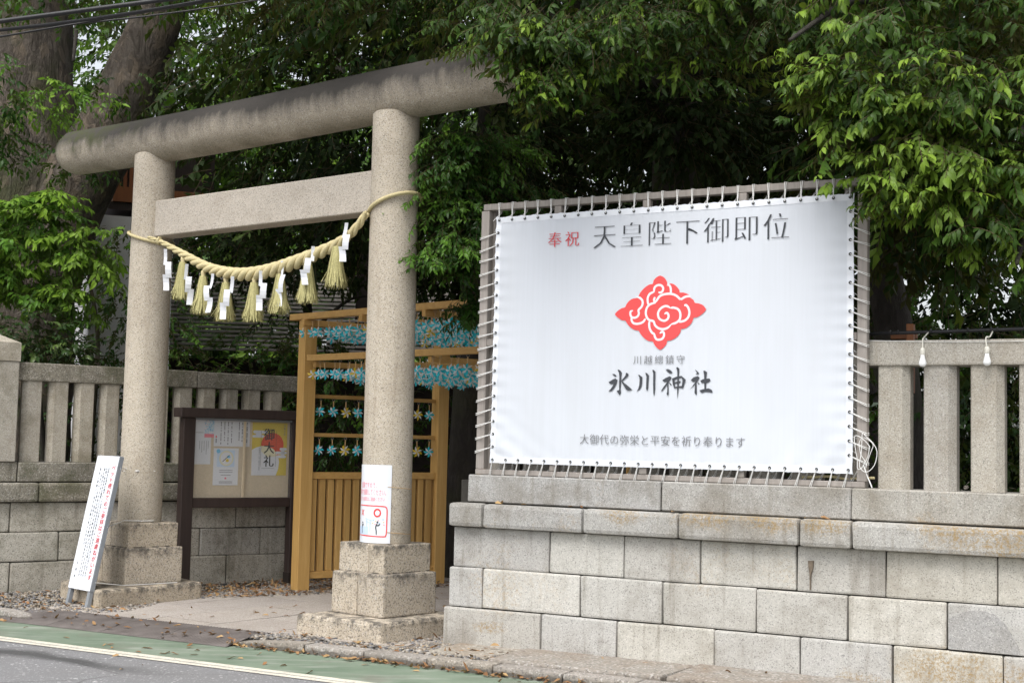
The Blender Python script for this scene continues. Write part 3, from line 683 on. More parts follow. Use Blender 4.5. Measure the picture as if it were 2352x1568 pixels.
def streamer(s, ztop, L, yaw, seed):
    r = random.Random(seed); c = TOR(s, rope_t(s) + .062, ztop); t = thing('paper_streamer', 'white zigzag paper streamer %s' % ORS[seed - 40], 'paper streamer', c, 'white paper streamers on the sacred rope')
    f = Fr((c.x, c.y), (TOR.d.x * math.cos(yaw) - TOR.d.y * math.sin(yaw), TOR.d.x * math.sin(yaw) + TOR.d.y * math.cos(yaw)))
    n = 3; w = .054; x = 0; z = ztop; h = L / (n * .82); sg = r.choice((-1, 1))
    for k in range(n):
        mb = MB(); lean = r.uniform(-.025, .025) ; tw = r.uniform(-.01, .01); rows = []
        for i in range(5):
            u = i / 4; cu = .014 * math.sin(u * 3.1) * (1 if k % 2 else -1); ww = w * (.55 if k == 0 else 1) / 2
            rows += [f(x - ww + lean * u, cu + tw * u + .004 * k, z - h * u), f(x + ww + lean * u, cu - tw * u + .004 * k, z - h * u)]
        mb.add(rows, [(2 * i, 2 * i + 2, 2 * i + 3, 2 * i + 1) for i in range(4)]); mb.build('paper_fold', 'white', t)
        x += sg * w * .55 + lean; z -= h * .8; sg = -sg if r.random() < .7 else sg
for i, (s, z, zb, y) in enumerate(((-1.017, 3.3, 2.936, .2), (-.69, 3.14, 2.789, .5), (-.32, 3.03, 2.701, -.3), (-.045, 2.99, 2.632, .1), (.312, 3.02, 2.694, .3), (.567, 3.09, 2.722, -.7), (.935, 3.19, 2.883, .2), (1.31, 3.36, 3.056, -.1))): streamer(s, z, z - zb, .55 + y * .7, 40 + i)

# ------------------------------------------------------------------ banner on its timber frame
BT = -.07                                                  # depth of the cloth
bf = thing('timber_lattice', 'weathered grey timber lattice frame holding the stretched banner', 'lattice', WR(1.67, -.12, 1.343))
def bx(f, parent, name, mat, *a, c=.004):
    mb = MB(); f.box(mb, *a, c); return mb.build(name, mat, parent)
bx(WR, bf, 'rail', 'grey_wood', .155, 3.175, -.15, -.085, 1.345, 1.384)
bx(WR, bf, 'rail', 'grey_wood', .175, 3.195, -.15, -.085, 3.395, 3.445)
bx(WR, bf, 'stile', 'grey_wood', .157, .228, -.148, -.088, 1.386, 3.393); bx(WR, bf, 'stile', 'grey_wood', 3.118, 3.186, -.148, -.088, 1.386, 3.393)
for s in (.80, 1.53, 2.27): bx(WR, bf, 'upright', 'grey_wood', s, s + .06, -.135, -.082, 1.386, 3.393)
for s in (.24, 3.05): bx(WR, bf, 'upright', 'grey_wood', s - .04, s + .01, -.20, -.152, 1.346, 3.42)
for a, b in ((.23, .797), (.863, 1.527), (1.593, 2.267), (2.333, 3.115)): bx(WR, bf, 'cross_bar', 'grey_wood', a, b, -.14, -.086, 2.335, 2.39)
BS0, BS1, BZ0, BZ1 = .296, 3.102, 1.432, 3.338
def bdisp(s, z):
    u = (s - BS0) / (BS1 - BS0); v = (z - BZ0) / (BZ1 - BZ0); e = min(u, 1 - u) * 2.8; g = min(v, 1 - v) * 1.9
    cr = math.exp(-max(0, e + g - .05) * 2.2)
    du, dv = (s - BS0), (z - BZ0); dt_, db_, dl_, dr_ = BZ1 - z, dv, du, BS1 - s
    f1 = .0038 * math.cos(2 * math.pi * (s - BS0 - .03) / .1145 + 1.6 * math.sin(s * 3)) * math.exp(-max(0, dt_) / .10) + .0032 * math.cos(2 * math.pi * (s - BS0 - .03) / .11 + 1.2 * math.sin(s * 4)) * math.exp(-max(0, db_) / .08)
    f2 = .0034 * math.cos(2 * math.pi * (z - BZ0 - .03) / .098 + math.sin(z * 5)) * (math.exp(-max(0, dl_) / .08) + math.exp(-max(0, dr_) / .10))
    cl = .007 * math.sin((du * 1.0 + dv * 1.5) * 26) * math.exp(-(du + dv) / .25) + .006 * math.sin((dr_ * 1.2 + dv) * 24) * math.exp(-(dr_ + dv) / .3)
    return BT + f1 + f2 + cl + .006 * math.sin((u * 2.8 + v * 1.9) * 9) * cr + .004 * math.sin(s * 2.3 + z) * math.exp(-min(e, g) * 4)
ban = thing('banner', 'white banner with red cloud emblem and black Japanese lettering above the stone wall', 'banner', WR(1.7, BT, 1.42))
mb = MB(); nx, nz = 200, 136; V = []
def edge(s, z):
    u = (s - BS0) / (BS1 - BS0); v = (z - BZ0) / (BZ1 - BZ0)
    ds = .006 * abs(math.sin(v * math.pi * 19)) ; dz = .006 * abs(math.sin(u * math.pi * 25))
    if u < .001: s += ds
    if u > .999: s -= ds
    if v < .001: z += dz
    if v > .999: z -= dz
    return s, z
for j in range(nz + 1):
    for i in range(nx + 1):
        s, z = edge(BS0 + (BS1 - BS0) * i / nx, BZ0 + (BZ1 - BZ0) * j / nz); V.append(WR(s, bdisp(s, z), z))
mb.add(V, [(j * (nx + 1) + i, j * (nx + 1) + i + 1, (j + 1) * (nx + 1) + i + 1, (j + 1) * (nx + 1) + i) for j in range(nz) for i in range(nx)])
mb.build('sheet', 'vinyl', ban, smooth=True)
def hem(s0, s1, z0, z1):
    mb = MB(); n = 180; V = []
    for i in range(n + 1):
        for q in (0, 1):
            if s1 - s0 > z1 - z0: s, z = s0 + (s1 - s0) * i / n, (z0, z1)[q]
            else: s, z = (s0, s1)[q], z0 + (z1 - z0) * i / n
            V.append(WR(s, bdisp(s, z) + .0028, z))
    mb.add(V, [(2 * i, 2 * i + 2, 2 * i + 3, 2 * i + 1) for i in range(n)]); fixn(mb.build('hem', 'hem', ban))
hem(BS0 + .005, BS1 - .005, BZ0 + .005, BZ0 + .05); hem(BS0 + .005, BS1 - .005, BZ1 - .05, BZ1 - .005); hem(BS0 + .005, BS0 + .05, BZ0 + .05, BZ1 - .05); hem(BS1 - .05, BS1 - .005, BZ0 + .05, BZ1 - .05)
BP = lambda x, z, k=0: WR(x, BT + .006 + .0004 * k, z)
def line_part(name, text, x0, x1, z0, z1, mat, thin, fat, tilt=0, **kw):
    pw = (x1 - x0) / len(text)
    for i, ch in enumerate(text):
        mb = MB(); letters(mb, lambda x, z, k=0: BP(x, z, k), ch, x0 + pw * i, x0 + pw * (i + 1), z0, z1, thin, fat, **kw); mb.build('character', mat, ban)
line_part('lettering', '奉祝', .745, 1.04, 3.07, 3.195, 'redtxt', .014, .016)
line_part('lettering', '天皇陛下御即位', 1.125, 2.665, 3.035, 3.24, 'ink', .027, .024)
line_part('lettering', '川越總鎮守', 1.475, 1.895, 2.18, 2.25, 'ink2', .012, .012)
line_part('lettering', '大御代の弥栄と平安を祈り奉ります', 1.058, 2.35, 1.592, 1.672, 'ink2', .012, .014)
BRUSH=[[(1358,2142),(1368,2145),(1383,2135),(1394,2121),(1390,2093),(1389,2044),(1386,2004),(1389,1975),(1379,1956),(1364,1973),(1353,1989),(1373,1996),(1372,2044),(1373,2093),(1370,2121)],
[(1314,2112),(1330,2114),(1346,2105),(1352,2095),(1342,2092),(1328,2100)],
[(1287,2052),(1322,2073),(1342,2080),(1360,2068),(1354,2044),(1337,2012),(1313,1987),(1286,1985),(1306,2003),(1323,2028),(1330,2043),(1314,2038),(1298,2042)],
[(1426,2119),(1432,2122),(1447,2111),(1447,2100),(1429,2084),(1407,2066),(1392,2056),(1388,2063),(1407,2082),(1422,2101)],
[(1392,2057),(1403,2055),(1430,2036),(1456,2016),(1480,1996),(1448,1991),(1432,1998),(1412,2024)],
[(1521,2105),(1534,2106),(1558,2087),(1556,2044),(1551,2020),(1538,1998),(1512,1984),(1527,2008),(1533,2032),(1535,2068),(1532,2092)],
[(1579,2121),(1593,2118),(1610,2100),(1607,2060),(1605,2008),(1598,1987),(1587,2004),(1588,2044),(1589,2092)],
[(1634,2141),(1646,2141),(1660,2126),(1659,2060),(1660,2004),(1656,1968),(1651,1952),(1645,1972),(1642,2044),(1642,2116)],
[(1739,2144),(1756,2147),(1780,2135),(1791,2121),(1787,2113),(1767,2116),(1752,2129)],
[(1712,2065),(1738,2082),(1770,2095),(1786,2087),(1779,2072),(1764,2052),(1762,2044),(1747,2028),(1728,2004),(1712,1985),(1705,1990),(1722,2016),(1743,2042),(1751,2056),(1732,2053)],
[(1752,2038),(1762,2044),(1763,2004),(1765,1968),(1759,1954),(1748,1968),(1753,1988)],
[(1766,2048),(1777,2045),(1787,2034),(1784,2029),(1771,2038)],
[(1789,2078),(1832,2095),(1861,2097),(1894,2071),(1892,2059),(1875,2008),(1863,2012),(1870,2060),(1866,2084),(1832,2077),(1807,2068)],
[(1789,2078),(1807,2070),(1812,2040),(1813,2018),(1807,2007),(1794,2040)],
[(1809,2052),(1849,2062),(1858,2054),(1845,2044),(1809,2041)],
[(1805,2007),(1812,2019),(1846,2024),(1875,2026),(1875,2009),(1846,2012)],
[(1820,2158),(1831,2160),(1845,2147),(1842,2103),(1842,2004),(1833,1931),(1829,2004),(1830,2083),(1829,2131)],
[(1962,2144),(1979,2132),(1995,2116),(1994,2109),(1969,2107),(1979,2117)],
[(1932,2067),(1954,2087),(1986,2095),(2000,2085),(1988,2063),(1978,2048),(1959,2028),(1924,1997),(1943,2020),(1963,2046),(1970,2057),(1951,2053)],
[(1966,2036),(1978,2046),(1979,2004),(1980,1965),(1973,1961),(1962,1977)],
[(1984,2051),(1997,2044),(1999,2036),(1993,2034)],
[(2027,2132),(2038,2134),(2056,2122),(2051,2087),(2050,2000),(2037,1996),(2035,2044),(2034,2103)],
[(2005,2063),(2026,2073),(2074,2079),(2082,2061),(2064,2049),(2035,2044),(2014,2047)],
[(1998,1994),(2027,2002),(2068,2008),(2091,1998),(2099,1983),(2096,1976),(2069,1983),(2039,1983),(2017,1975)]]
EMBLEM=[(1685,2826),(1714,2812),(1735,2786),(1741,2767),(1740,2746),(1760,2765),(1791,2759),(1818,2737),(1836,2714),(1840,2698),(1867,2696),(1894,2687),(1915,2675),(1921,2657),(1945,2640),(1957,2619),(1987,2614),(2018,2600),(2035,2581),(2041,2569),(2029,2553),(2005,2533),(1975,2517),(1947,2512),(1941,2491),(1923,2465),(1897,2445),(1873,2436),(1852,2434),(1849,2415),(1832,2388),(1806,2368),(1775,2354),(1747,2350),(1742,2329),(1722,2305),(1702,2290),(1689,2288),(1668,2301),(1648,2324),(1634,2348),(1604,2351),(1572,2369),(1545,2395),(1528,2418),(1524,2428),(1494,2434),(1461,2451),(1433,2477),(1415,2503),(1387,2508),(1356,2526),(1337,2543),(1330,2554),(1351,2577),(1381,2595),(1410,2603),(1422,2626),(1444,2650),(1471,2664),(1497,2667),(1515,2680),(1530,2707),(1562,2740),(1598,2762),(1627,2768),(1633,2790),(1651,2810),(1669,2821)]
SWIRL=[[(1743,2761),(1760,2750),(1769,2730),(1771,2695)],
[(1496,2675),(1522,2671),(1545,2652),(1551,2628),(1541,2601),(1519,2579),(1522,2555),(1513,2534),(1490,2523),(1465,2529),(1454,2549),(1457,2570),(1475,2576)],
[(1465,2529),(1465,2506),(1479,2485),(1507,2478),(1539,2483),(1561,2495),(1575,2516)],
[(1649,2630),(1663,2648),(1685,2675),(1720,2688),(1770,2690),(1810,2677),(1837,2655),(1848,2645)],
[(1848,2645),(1877,2662),(1903,2668),(1925,2666)],
[(1654,2627),(1627,2624),(1600,2612),(1582,2587),(1577,2554),(1586,2524),(1606,2503),(1638,2494),(1652,2464),(1679,2443),(1715,2435),(1751,2445),(1777,2468)],
[(1777,2470),(1813,2479),(1839,2498),(1847,2526),(1843,2556),(1825,2579),(1793,2589),(1769,2587)],
[(1769,2587),(1753,2597),(1731,2602),(1704,2593),(1682,2572),(1673,2547),(1680,2518),(1701,2501),(1726,2496),(1748,2508),(1756,2529),(1749,2548),(1736,2552),(1723,2544)],
[(1875,2602),(1891,2604),(1908,2583),(1916,2550),(1907,2517),(1883,2495),(1853,2487),(1833,2487)],
[(1595,2616),(1590,2646),(1592,2671),(1608,2696),(1639,2708)],
[(1639,2703),(1641,2733),(1652,2749),(1674,2757),(1697,2752),(1710,2735),(1707,2714),(1693,2702),(1673,2704)],
[(1649,2669),(1640,2653),(1644,2632)],
[(1606,2494),(1605,2465),(1612,2436),(1630,2410),(1649,2402)],
[(1648,2404),(1650,2385),(1663,2364),(1685,2359),(1710,2367),(1722,2388),(1720,2409),(1707,2417),(1689,2405)]]

for i0, i1 in ((0, 5), (5, 8), (8, 17), (17, 24)):
    mb = MB()
    for k, P in enumerate(BRUSH[i0:i1]): WR.poly(mb, [(a / 1000, b / 1000) for a, b in P], BT + .005 + .0004 * (k % 5))
    mb.build('brush_character', 'ink', ban)
mb = MB()
P = spline([(a / 1000, b / 1000, 0) for a, b in EMBLEM + EMBLEM[:1]], 3)[:-1]
WR.poly(mb, [(p.x, p.y) for p in P], BT + .005); em = mb.build('emblem', 'red', ban)
for L in SWIRL:
    mb = MB()
    for k, qd in enumerate(ribbon2([(a / 1000, b / 1000) for a, b in L], .0165)): WR.poly(mb, qd, BT + .0066 + .0003 * (k % 2))
    mb.build('white_swirl', 'hem', em)
# eyelets and lacing
cord = thing('lacing_cord', 'white cord lacing the banner edges to the timber frame', 'cord', WR(.2, -.1, 2.4))
dark = MB()
eye_me = None
def eyelet(s, z):
    global eye_me
    if eye_me is None:
        q = MB(); V = []; n = 12
        for r in (.0095, .0122):
            for j in range(n): V.append((WR.d * (r * math.cos(2 * math.pi * j / n)) + Vector((0, 0, r * math.sin(2 * math.pi * j / n))))[:])
        q.add(V, [(j, n + j, n + (j + 1) % n, (j + 1) % n) for j in range(n)], 0); q.add([WR.n * .0 + Vector(v) for v in V[:n]], [tuple(range(n))], 1)
        eye_me = mesh_np('eyelet', q.V, q.F, ['metal', 'black'], mi=q.mi)
    obj('eyelet', eye_me, ban, WR(s, bdisp(s, z) + .0065, z) - ban.location)
def lash(a, fs, bs):
    """one turn: eyelet -> over the frame in front -> round its back -> returning behind the cloth"""
    s, z = a; t = bdisp(s, z) + .007
    for dd in (-.006, .006):
        mb = MB(); dx = dd if abs(fs[1] - z) > abs(fs[0] - s) else 0; dz = dd if dx == 0 else 0
        P = [WR(s, t - .004, z), WR(s, t + .002, z), WR(fs[0] + dx, -.080, fs[1] + dz), WR(fs[0] + dx + (0 if dx else (.004 if fs[0] > s else -.004)), -.12, fs[1] + dz + ((.004 if fs[1] > z else -.004) if dx else 0)), WR((fs[0] + bs[0]) / 2 + dx, -.155, (fs[1] + bs[1]) / 2), WR(bs[0], BT - .012, bs[1])]
        tube(mb, P, .0027, 5); mb.build('lashing', 'lace', cord)
for i in range(25):
    s = BS0 + .03 + (BS1 - BS0 - .06) * i / 24; j = rnd.uniform(-.008, .008)
    eyelet(s, BZ1 - .028); lash((s, BZ1 - .028), (s - .006 + j, 3.449), (s - .06, BZ1 - .03))
for i in range(26):
    s = BS0 + .03 + (BS1 - BS0 - .06) * i / 25; j = rnd.uniform(-.008, .008)
    eyelet(s, BZ0 + .028); lash((s, BZ0 + .028), (s - .04 + j, 1.342), (s + .05, BZ0 + .02))
for i in range(1, 19):
    z = BZ0 + .03 + (BZ1 - BZ0 - .06) * i / 19; j = rnd.uniform(-.01, .01)
    eyelet(BS0 + .026, z); lash((BS0 + .026, z), (.153, z - .035 + j), (BS0 + .01, z + .05))
    eyelet(BS1 - .026, z); lash((BS1 - .026, z), (3.19, z - .045 + j), (BS1 - .01, z + .03))
coil = thing('rope_coil', 'loose coil of white rope hanging at the banner frame corner', 'rope', WR(3.17, -.06, 1.6))
for k in range(3):
    mb = MB(); r = random.Random(k); cx = 3.165 + r.uniform(-.02, .03); w = .035 + .009 * k; h = .095 + .015 * k
    tube(mb, spline([WR(cx + w * math.cos(a) + .02 * math.sin(2 * a + k), -.068 + .008 * k, 1.58 + h * math.sin(a) + .012 * math.cos(3 * a)) for a in [i * math.pi / 5 + k * .3 for i in range(11)]], 3), .0027, 6); mb.build('turn', 'lace', coil)
mb = MB(); tube(mb, spline([WR(3.17, -.062, 1.5), WR(3.2, -.06, 1.42), WR(3.22, -.05, 1.38), WR(3.235, -.04, 1.348)], 5), .004, 6); mb.build('tail', 'lace', coil)
mb = MB(); tube(mb, spline([WR(2.72 + .1 * i, -.17 + .012 * (i % 2), 1.40 + .006 * (i % 3)) for i in range(6)], 4), .009, 7); tag(mb.build('tan_rope', 'straw_rope', origin=WR(2.95, -.17, 1.4)), 'length of tan rope lying behind the lower banner frame rail', 'rope')

# ------------------------------------------------------------------ string lights, prop and stake by the right fence
pole = MB(); tube(pole, [WR(2.95, -.30, 2.392), WR(3.6, -.31, 2.401), WR(4.3, -.3, 2.411), WR(5.4, -.3, 2.425)], .0125, 8)
pr = thing('light_rail', 'black pole with cable ties lying along the fence rail', 'pole', WR(4, -.3, 2.4))
pole.build('pole', 'cable', pr, smooth=True)
for s in (3.29, 3.34, 3.56, 3.80, 3.95, 3.99, 4.16):
    mb = MB(); tube(mb, [WR(s - .003, -.3, 2.40 + .014 * (s - 3.2)), WR(s + .003, -.3, 2.40 + .014 * (s - 3.2))], .017, 8); mb.build('cable_tie', 'cable', pr)
mb = MB(); tube(mb, spline([WR(3.1, -.155, 2.34), WR(3.6, -.152, 2.322), WR(4.2, -.152, 2.318), WR(5, -.152, 2.33)], 8), .0022, 5); tag(mb.build('thin_wire', 'lace', origin=WR(4, -.152, 2.32)), 'thin pale wire strung across the top of the fence rail', 'wire')
def bulb(s, z, lean, seed, label):
    c = WR(s, -.125, z); t = thing('light_bulb', label, 'light bulb', c)
    top = WR(s - lean * .5, -.29, 2.395)
    mb = MB(); tube(mb, spline([top, WR(s - lean, -.16, 2.35), WR(s + lean * .6, -.13, z + .10), WR(s, -.125, z + .03)], 6), .005, 6); mb.build('flex', 'socket', t, smooth=True)
    mb = MB(); lathe(mb, c, [(.007, z + .045), (.014, z + .04), (.0165, z + .028), (.0165, z + .002), (.014, z - .002)], 14); mb.build('socket', 'socket', t, smooth=True)
    mb = MB(); lathe(mb, c, [(.0135, z - .002), (.015, z - .018), (.023, z - .045), (.0255, z - .058), (.023, z - .07), (.014, z - .079), (.004, z - .082)], 16); mb.build('globe', 'glass_bulb', t, smooth=True)
bulb(3.545, 2.235, .0, 1, 'white bulb hanging straight down by the fence post nearer the banner'); bulb(3.955, 2.24, -.012, 2, 'white bulb on a bent flex farther from the banner')
st = thing('timber_prop', 'orange brown timber bracket standing behind the fence rail', 'timber', WR(3.3, -.6, 2.2))
bx(WR, st, 'upright', 'stake', 3.325, 3.375, -.66, -.60, 2.0, 2.485); bx(WR, st, 'arm', 'stake', 3.2, 3.38, -.72, -.665, 2.385, 2.43)
mb = MB(); tube(mb, [WR(3.52, -.75, 2.25), WR(3.60, -.62, 1.25)], .034, 4); tag(mb.build('timber_stake', 'stake', origin=WR(3.55, -.7, 1.3)), 'thin brown timber stake leaning behind the fence pickets', 'stake')

# ------------------------------------------------------------------ notice board with papers
nb = thing('notice_board', 'dark brown timber notice board with glazed tan panel', 'notice board', NB(-.6, 0, .03))
bx(NB, nb, 'post', 'brown', -1.275, -1.146, -.11, .0, .02, 1.775, c=.006); bx(NB, nb, 'post', 'brown', -.035, .095, -.11, .0, .02, 1.775, c=.006)
bx(NB, nb, 'cap_rail', 'brown', -1.325, .135, -.16, .045, 1.777, 1.875, c=.006)
bx(NB, nb, 'lower_rail', 'brown', -1.144, -.037, -.10, -.005, .855, .952, c=.005)
bx(NB, nb, 'back_panel', 'board_tan', -1.144, -.037, -.095, -.07, .954, 1.775, c=0)
bx(NB, nb, 'glass_pane', 'glass', -1.14, -.04, -.022, -.018, .957, 1.75, c=0)
bx(NB, nb, 'frame_trim', 'metal', -1.142, -.04, -.03, -.012, 1.752, 1.774, c=.002)
bx(NB, nb, 'sliding_stile', 'board_tan', -.60, -.575, -.03, -.012, .957, 1.75, c=.002)
bx(NB, nb, 'shoe', 'dark_wood', -.04, .10, -.115, .005, .015, .16, c=.004)
PT = -.0655
def sheetp(name, label, cat, s0, s1, z0, z1, mat, t=PT, curl=0):
    o = thing(name, label, cat, NB((s0 + s1) / 2, t, z0)); mb = MB(); V = []
    n = 8
    for j in range(n + 1):
        for i in range(n + 1):
            u, v = i / n, j / n; V.append(NB(s0 + (s1 - s0) * u, t + curl * (max(0, .35 - v) ** 2) * (.3 + abs(u - .5)), z0 + (z1 - z0) * v))
    mb.add(V, [(j * (n + 1) + i, j * (n + 1) + i + 1, (j + 1) * (n + 1) + i + 1, (j + 1) * (n + 1) + i) for j in range(n) for i in range(n)]); mb.build('paper', mat, o, smooth=True); return o
def disc(cx, cz, rx, rz, a0=0, a1=2 * math.pi, n=36): return [(cx + rx * math.cos(a0 + (a1 - a0) * i / n), cz + rz * math.sin(a0 + (a1 - a0) * i / n)) for i in range(n + (0 if a1 - a0 > 6.2 else 1))]
def capsule(x0, x1, z0, z1): r = (z1 - z0) / 2; return [(x1 - r + r * math.cos(a), z0 + r + r * math.sin(a)) for a in [-math.pi / 2 + i * math.pi / 8 for i in range(9)]] + [(x0 + r + r * math.cos(a), z0 + r + r * math.sin(a)) for a in [math.pi / 2 + i * math.pi / 8 for i in range(9)]]
def flat(parent, name, mat, polys, t):
    mb = MB()
    for P in polys: NB.poly(mb, P, t)
    return mb.build(name, mat, parent)
po = sheetp('poster', 'yellow poster with a big red sun and brush lettering in the notice board', 'poster', -.478, -.069, 1.187, 1.744, 'yellow_print')
flat(po, 'white_ground', 'white', [[(-.478, 1.187), (-.19, 1.187), (-.165, 1.25), (-.155, 1.33), (-.172, 1.40), (-.215, 1.455), (-.28, 1.49), (-.36, 1.498), (-.43, 1.48), (-.478, 1.455)]], PT + .001)
flat(po, 'red_sun', 'orange_sun', [[p for p in disc(-.24, 1.512, .131, .125) if True]], PT + .0018)
flat(po, 'white_veil', 'cream_print', [[(-.372, 1.498), (-.30, 1.497), (-.23, 1.468), (-.185, 1.42), (-.19, 1.39), (-.30, 1.38), (-.37, 1.44)]], PT + .0024)
flat(po, 'cloud', 'white', [capsule(-.47, -.30, 1.628, 1.66), capsule(-.478, -.34, 1.585, 1.612), capsule(-.44, -.37, 1.606, 1.634), capsule(-.155, -.07, 1.452, 1.48), capsule(-.205, -.069, 1.412, 1.442), capsule(-.185, -.078, 1.372, 1.402), capsule(-.145, -.09, 1.395, 1.46)], PT + .003)
mb = MB(); letters(mb, lambda x, z, k=0: NB(x, PT + .0038 + .0003 * k, z), '御大礼', -.345, -.215, 1.27, 1.69, 0, .015, vertical=True, wide=.98); mb.build('lettering', 'black', po)
mb = MB(); letters(mb, lambda x, z, k=0: NB(x, PT + .0038, z), '令和元年', -.115, -.088, 1.61, 1.73, vertical=True); letters(mb, lambda x, z, k=0: NB(x, PT + .0038, z), '大嘗祭十一月十四日十五日', -.40, -.38, 1.24, 1.48, vertical=True); mb.build('small_lettering', 'ink2', po)
mb = MB()
for L in ([(-.375, 1.655), (-.375, 1.28)], [(-.198, 1.655), (-.198, 1.28)], [(-.36, 1.675), (-.213, 1.675)], [(-.36, 1.262), (-.213, 1.262)]):
    (x0, z0), (x1, z1) = L; e = .0012; NB.poly(mb, [(x0 - e, z0 + e), (x0 - e, z1 - e), (x1 + e, z1 - e), (x1 + e, z0 + e)] if x0 == x1 else [(x0, z0 - e), (x1, z0 - e), (x1, z0 + e), (x0, z0 + e)], PT + .0036)
mb.build('rule_frame', 'black', po)
n1 = sheetp('notice_sheet', 'wide white notice with columns of text beside the yellow poster', 'notice', -.913, -.506, 1.486, 1.758, 'white')
mb = MB()
for s, z0, z1 in ((-.545, 1.52, 1.74), (-.60, 1.55, 1.74), (-.635, 1.56, 1.74), (-.72, 1.515, 1.74), (-.76, 1.515, 1.74), (-.80, 1.54, 1.74), (-.84, 1.515, 1.74)):
    z = z1
    while z > z0: e = rnd.choice((.009, .014, .02)); NB.quad(mb, s, s + .010, z - e, z, PT + .001); z -= e + rnd.choice((.003, .004, .016))
mb.build('text_column', 'ink2', n1); flat(n1, 'red_mark', 'red', [disc(-.888, 1.585, .01, .014, n=4)], PT + .001)
flat(n1, 'text_column', 'ink2', [[(-.893, 1.52), (-.882, 1.52), (-.882, 1.565), (-.893, 1.565)]], PT + .001)
n2 = sheetp('notice_sheet', 'white flyer showing a round plate on pale blue in the notice board', 'notice', -.909, -.628, 1.083, 1.467, 'white')
flat(n2, 'photo_ground', 'blue_print', [[(-.87, 1.273), (-.672, 1.273), (-.672, 1.447), (-.87, 1.447)]], PT + .001)
flat(n2, 'plate', 'cream_print', [disc(-.765, 1.362, .082, .08)], PT + .0016); flat(n2, 'plate_rim', 'white', [disc(-.765, 1.362, .066, .064)], PT + .0022)
flat(n2, 'food', 'yellow_print', [disc(-.755, 1.34, .018, .017, n=12)], PT + .0028); flat(n2, 'food', 'cyan_print', [disc(-.74, 1.378, .02, .014, n=10)], PT + .0028); flat(n2, 'chopstick', 'brown', [[(-.81, 1.33), (-.805, 1.325), (-.73, 1.395), (-.733, 1.40)]], PT + .0034)
flat(n2, 'blue_dot', 'cyan_print', [disc(-.858, 1.436, .022, .022, n=20)], PT + .003)
flat(n2, 'text_line', 'ink2', [[(-.84, z), (-.69, z), (-.69, z + .005), (-.84, z + .005)] for z in (1.235, 1.215, 1.105, 1.118)] + [[(-.82, 1.185), (-.71, 1.185), (-.71, 1.19), (-.82, 1.19)]], PT + .001); flat(n2, 'pink_mark', 'pink', [disc(-.768, 1.155, .013, .012, n=6)], PT + .001)
n3 = sheetp('notice_sheet', 'narrow white notice tucked against the left notice board post', 'notice', -1.118, -.943, 1.298, 1.756, 'white', PT - .002)
flat(n3, 'text_line', 'ink2', [[(-1.118, 1.622), (-1.03, 1.622), (-1.03, 1.626), (-1.118, 1.626)]] + [[(x, z0), (x + .004, z0), (x + .004, 1.54), (x, 1.54)] for x, z0 in ((-1.07, 1.45), (-1.045, 1.42), (-1.02, 1.44), (-.995, 1.40), (-.975, 1.46))], PT - .001)
n4 = sheetp('leaflet', 'small colourful leaflet with red lower strip pinned in the notice board', 'leaflet', -1.021, -.914, 1.575, 1.757, 'comic', PT + .001)
flat(n4, 'red_strip', 'pink', [[(-1.021, 1.575), (-.914, 1.575), (-.914, 1.612), (-1.021, 1.612)]], PT + .0018)

# ------------------------------------------------------------------ leaning sign at the left pillar
b0 = Vector((-3.87, 12.655, .035)); wd = Vector((.70, -.714, 0)); topc = b0 + Vector((.714, .70, 0)) * .27 + Vector((0, 0, 1.355))
upv = (topc - b0); SL = upv.length; upv.normalize(); nrm = wd.cross(upv).normalized()
if nrm.y > 0: nrm = -nrm
class SignF(Fr):
    def __init__(f): pass
    def __call__(f, s, t=0, z=0): return b0 + wd * s + nrm * t + upv * z
SG = SignF(); SW = .205
sg = thing('leaning_sign', 'tall white sign with red and black vertical writing leaning at the left pillar', 'sign', b0)
bx(SG, sg, 'panel', 'metal', -SW, SW, -.045, 0, .155, SL, c=.003); mb = MB(); SG.quad(mb, -SW + .002, SW - .002, .158, SL - .003, .0025); fixn(mb.build('face', 'board_white', sg))
for a in (-SW + .004, SW - .046): bx(SG, sg, 'leg', 'metal', a, a + .042, -.043, -.002, -.01, .154, c=.003)
tx = 'ペット連れてのご参拝はご遠慮ねがいます'; hh = (SL - .08 - .25) / len(tx)
for i, ch in enumerate(tx):
    mb = MB(); letters(mb, lambda x, z, k=0: SG(x, .004 + .0003 * k, z), ch, .108, .178, SL - .08 - hh * (i + 1), SL - .08 - hh * i, 0, .03, vertical=True); mb.build('red_character', 'redtxt', sg)
for x, tx, z1 in ((.060, '当神社は地域の鎮守として古来よりあたり境内一木一草まで大切にされております', 0), (.022, '今般一部の方の行儀悪しにより境内の芝生や墓所などが汚され困っております', 0), (-.016, '誠に残念ながら今後は境内のお散歩を禁止させていただきます', 0), (-.054, 'なおペットを連れて境内に入られた場合にはお声がけいたします', .06), (-.092, '何卒ご理解とご協力をお願い申し上げます', 0)):
    mb = MB(); letters(mb, lambda x, z, k=0: SG(x, .004 + .0003 * k, z), tx, x - .012, x + .012, .27 if len(tx) > 25 else .55, SL - .11 - z1, vertical=True, thin=0, fat=.03); mb.build('text_column', 'ink', sg)
mb = MB(); letters(mb, lambda x, z, k=0: SG(x, .004 + .0003 * k, z), '社務所', -.14, -.118, .24, .42, vertical=True, thin=0, fat=.03); mb.build('text_column', 'ink', sg)
tie = thing('tie_string', 'white string tying the leaning sign to the left torii pillar', 'string', TOR(-SP, .2, 1.2))
pr_ = SG(SW, -.03, 1.28); mb = MB(); tube(mb, [pr_, TOR(-SP + .02, .207, 1.27), TOR(-SP + .14, .152, 1.255), TOR(-SP + .207, .0, 1.25)], .0035, 5); mb.build('strand', 'lace', tie)
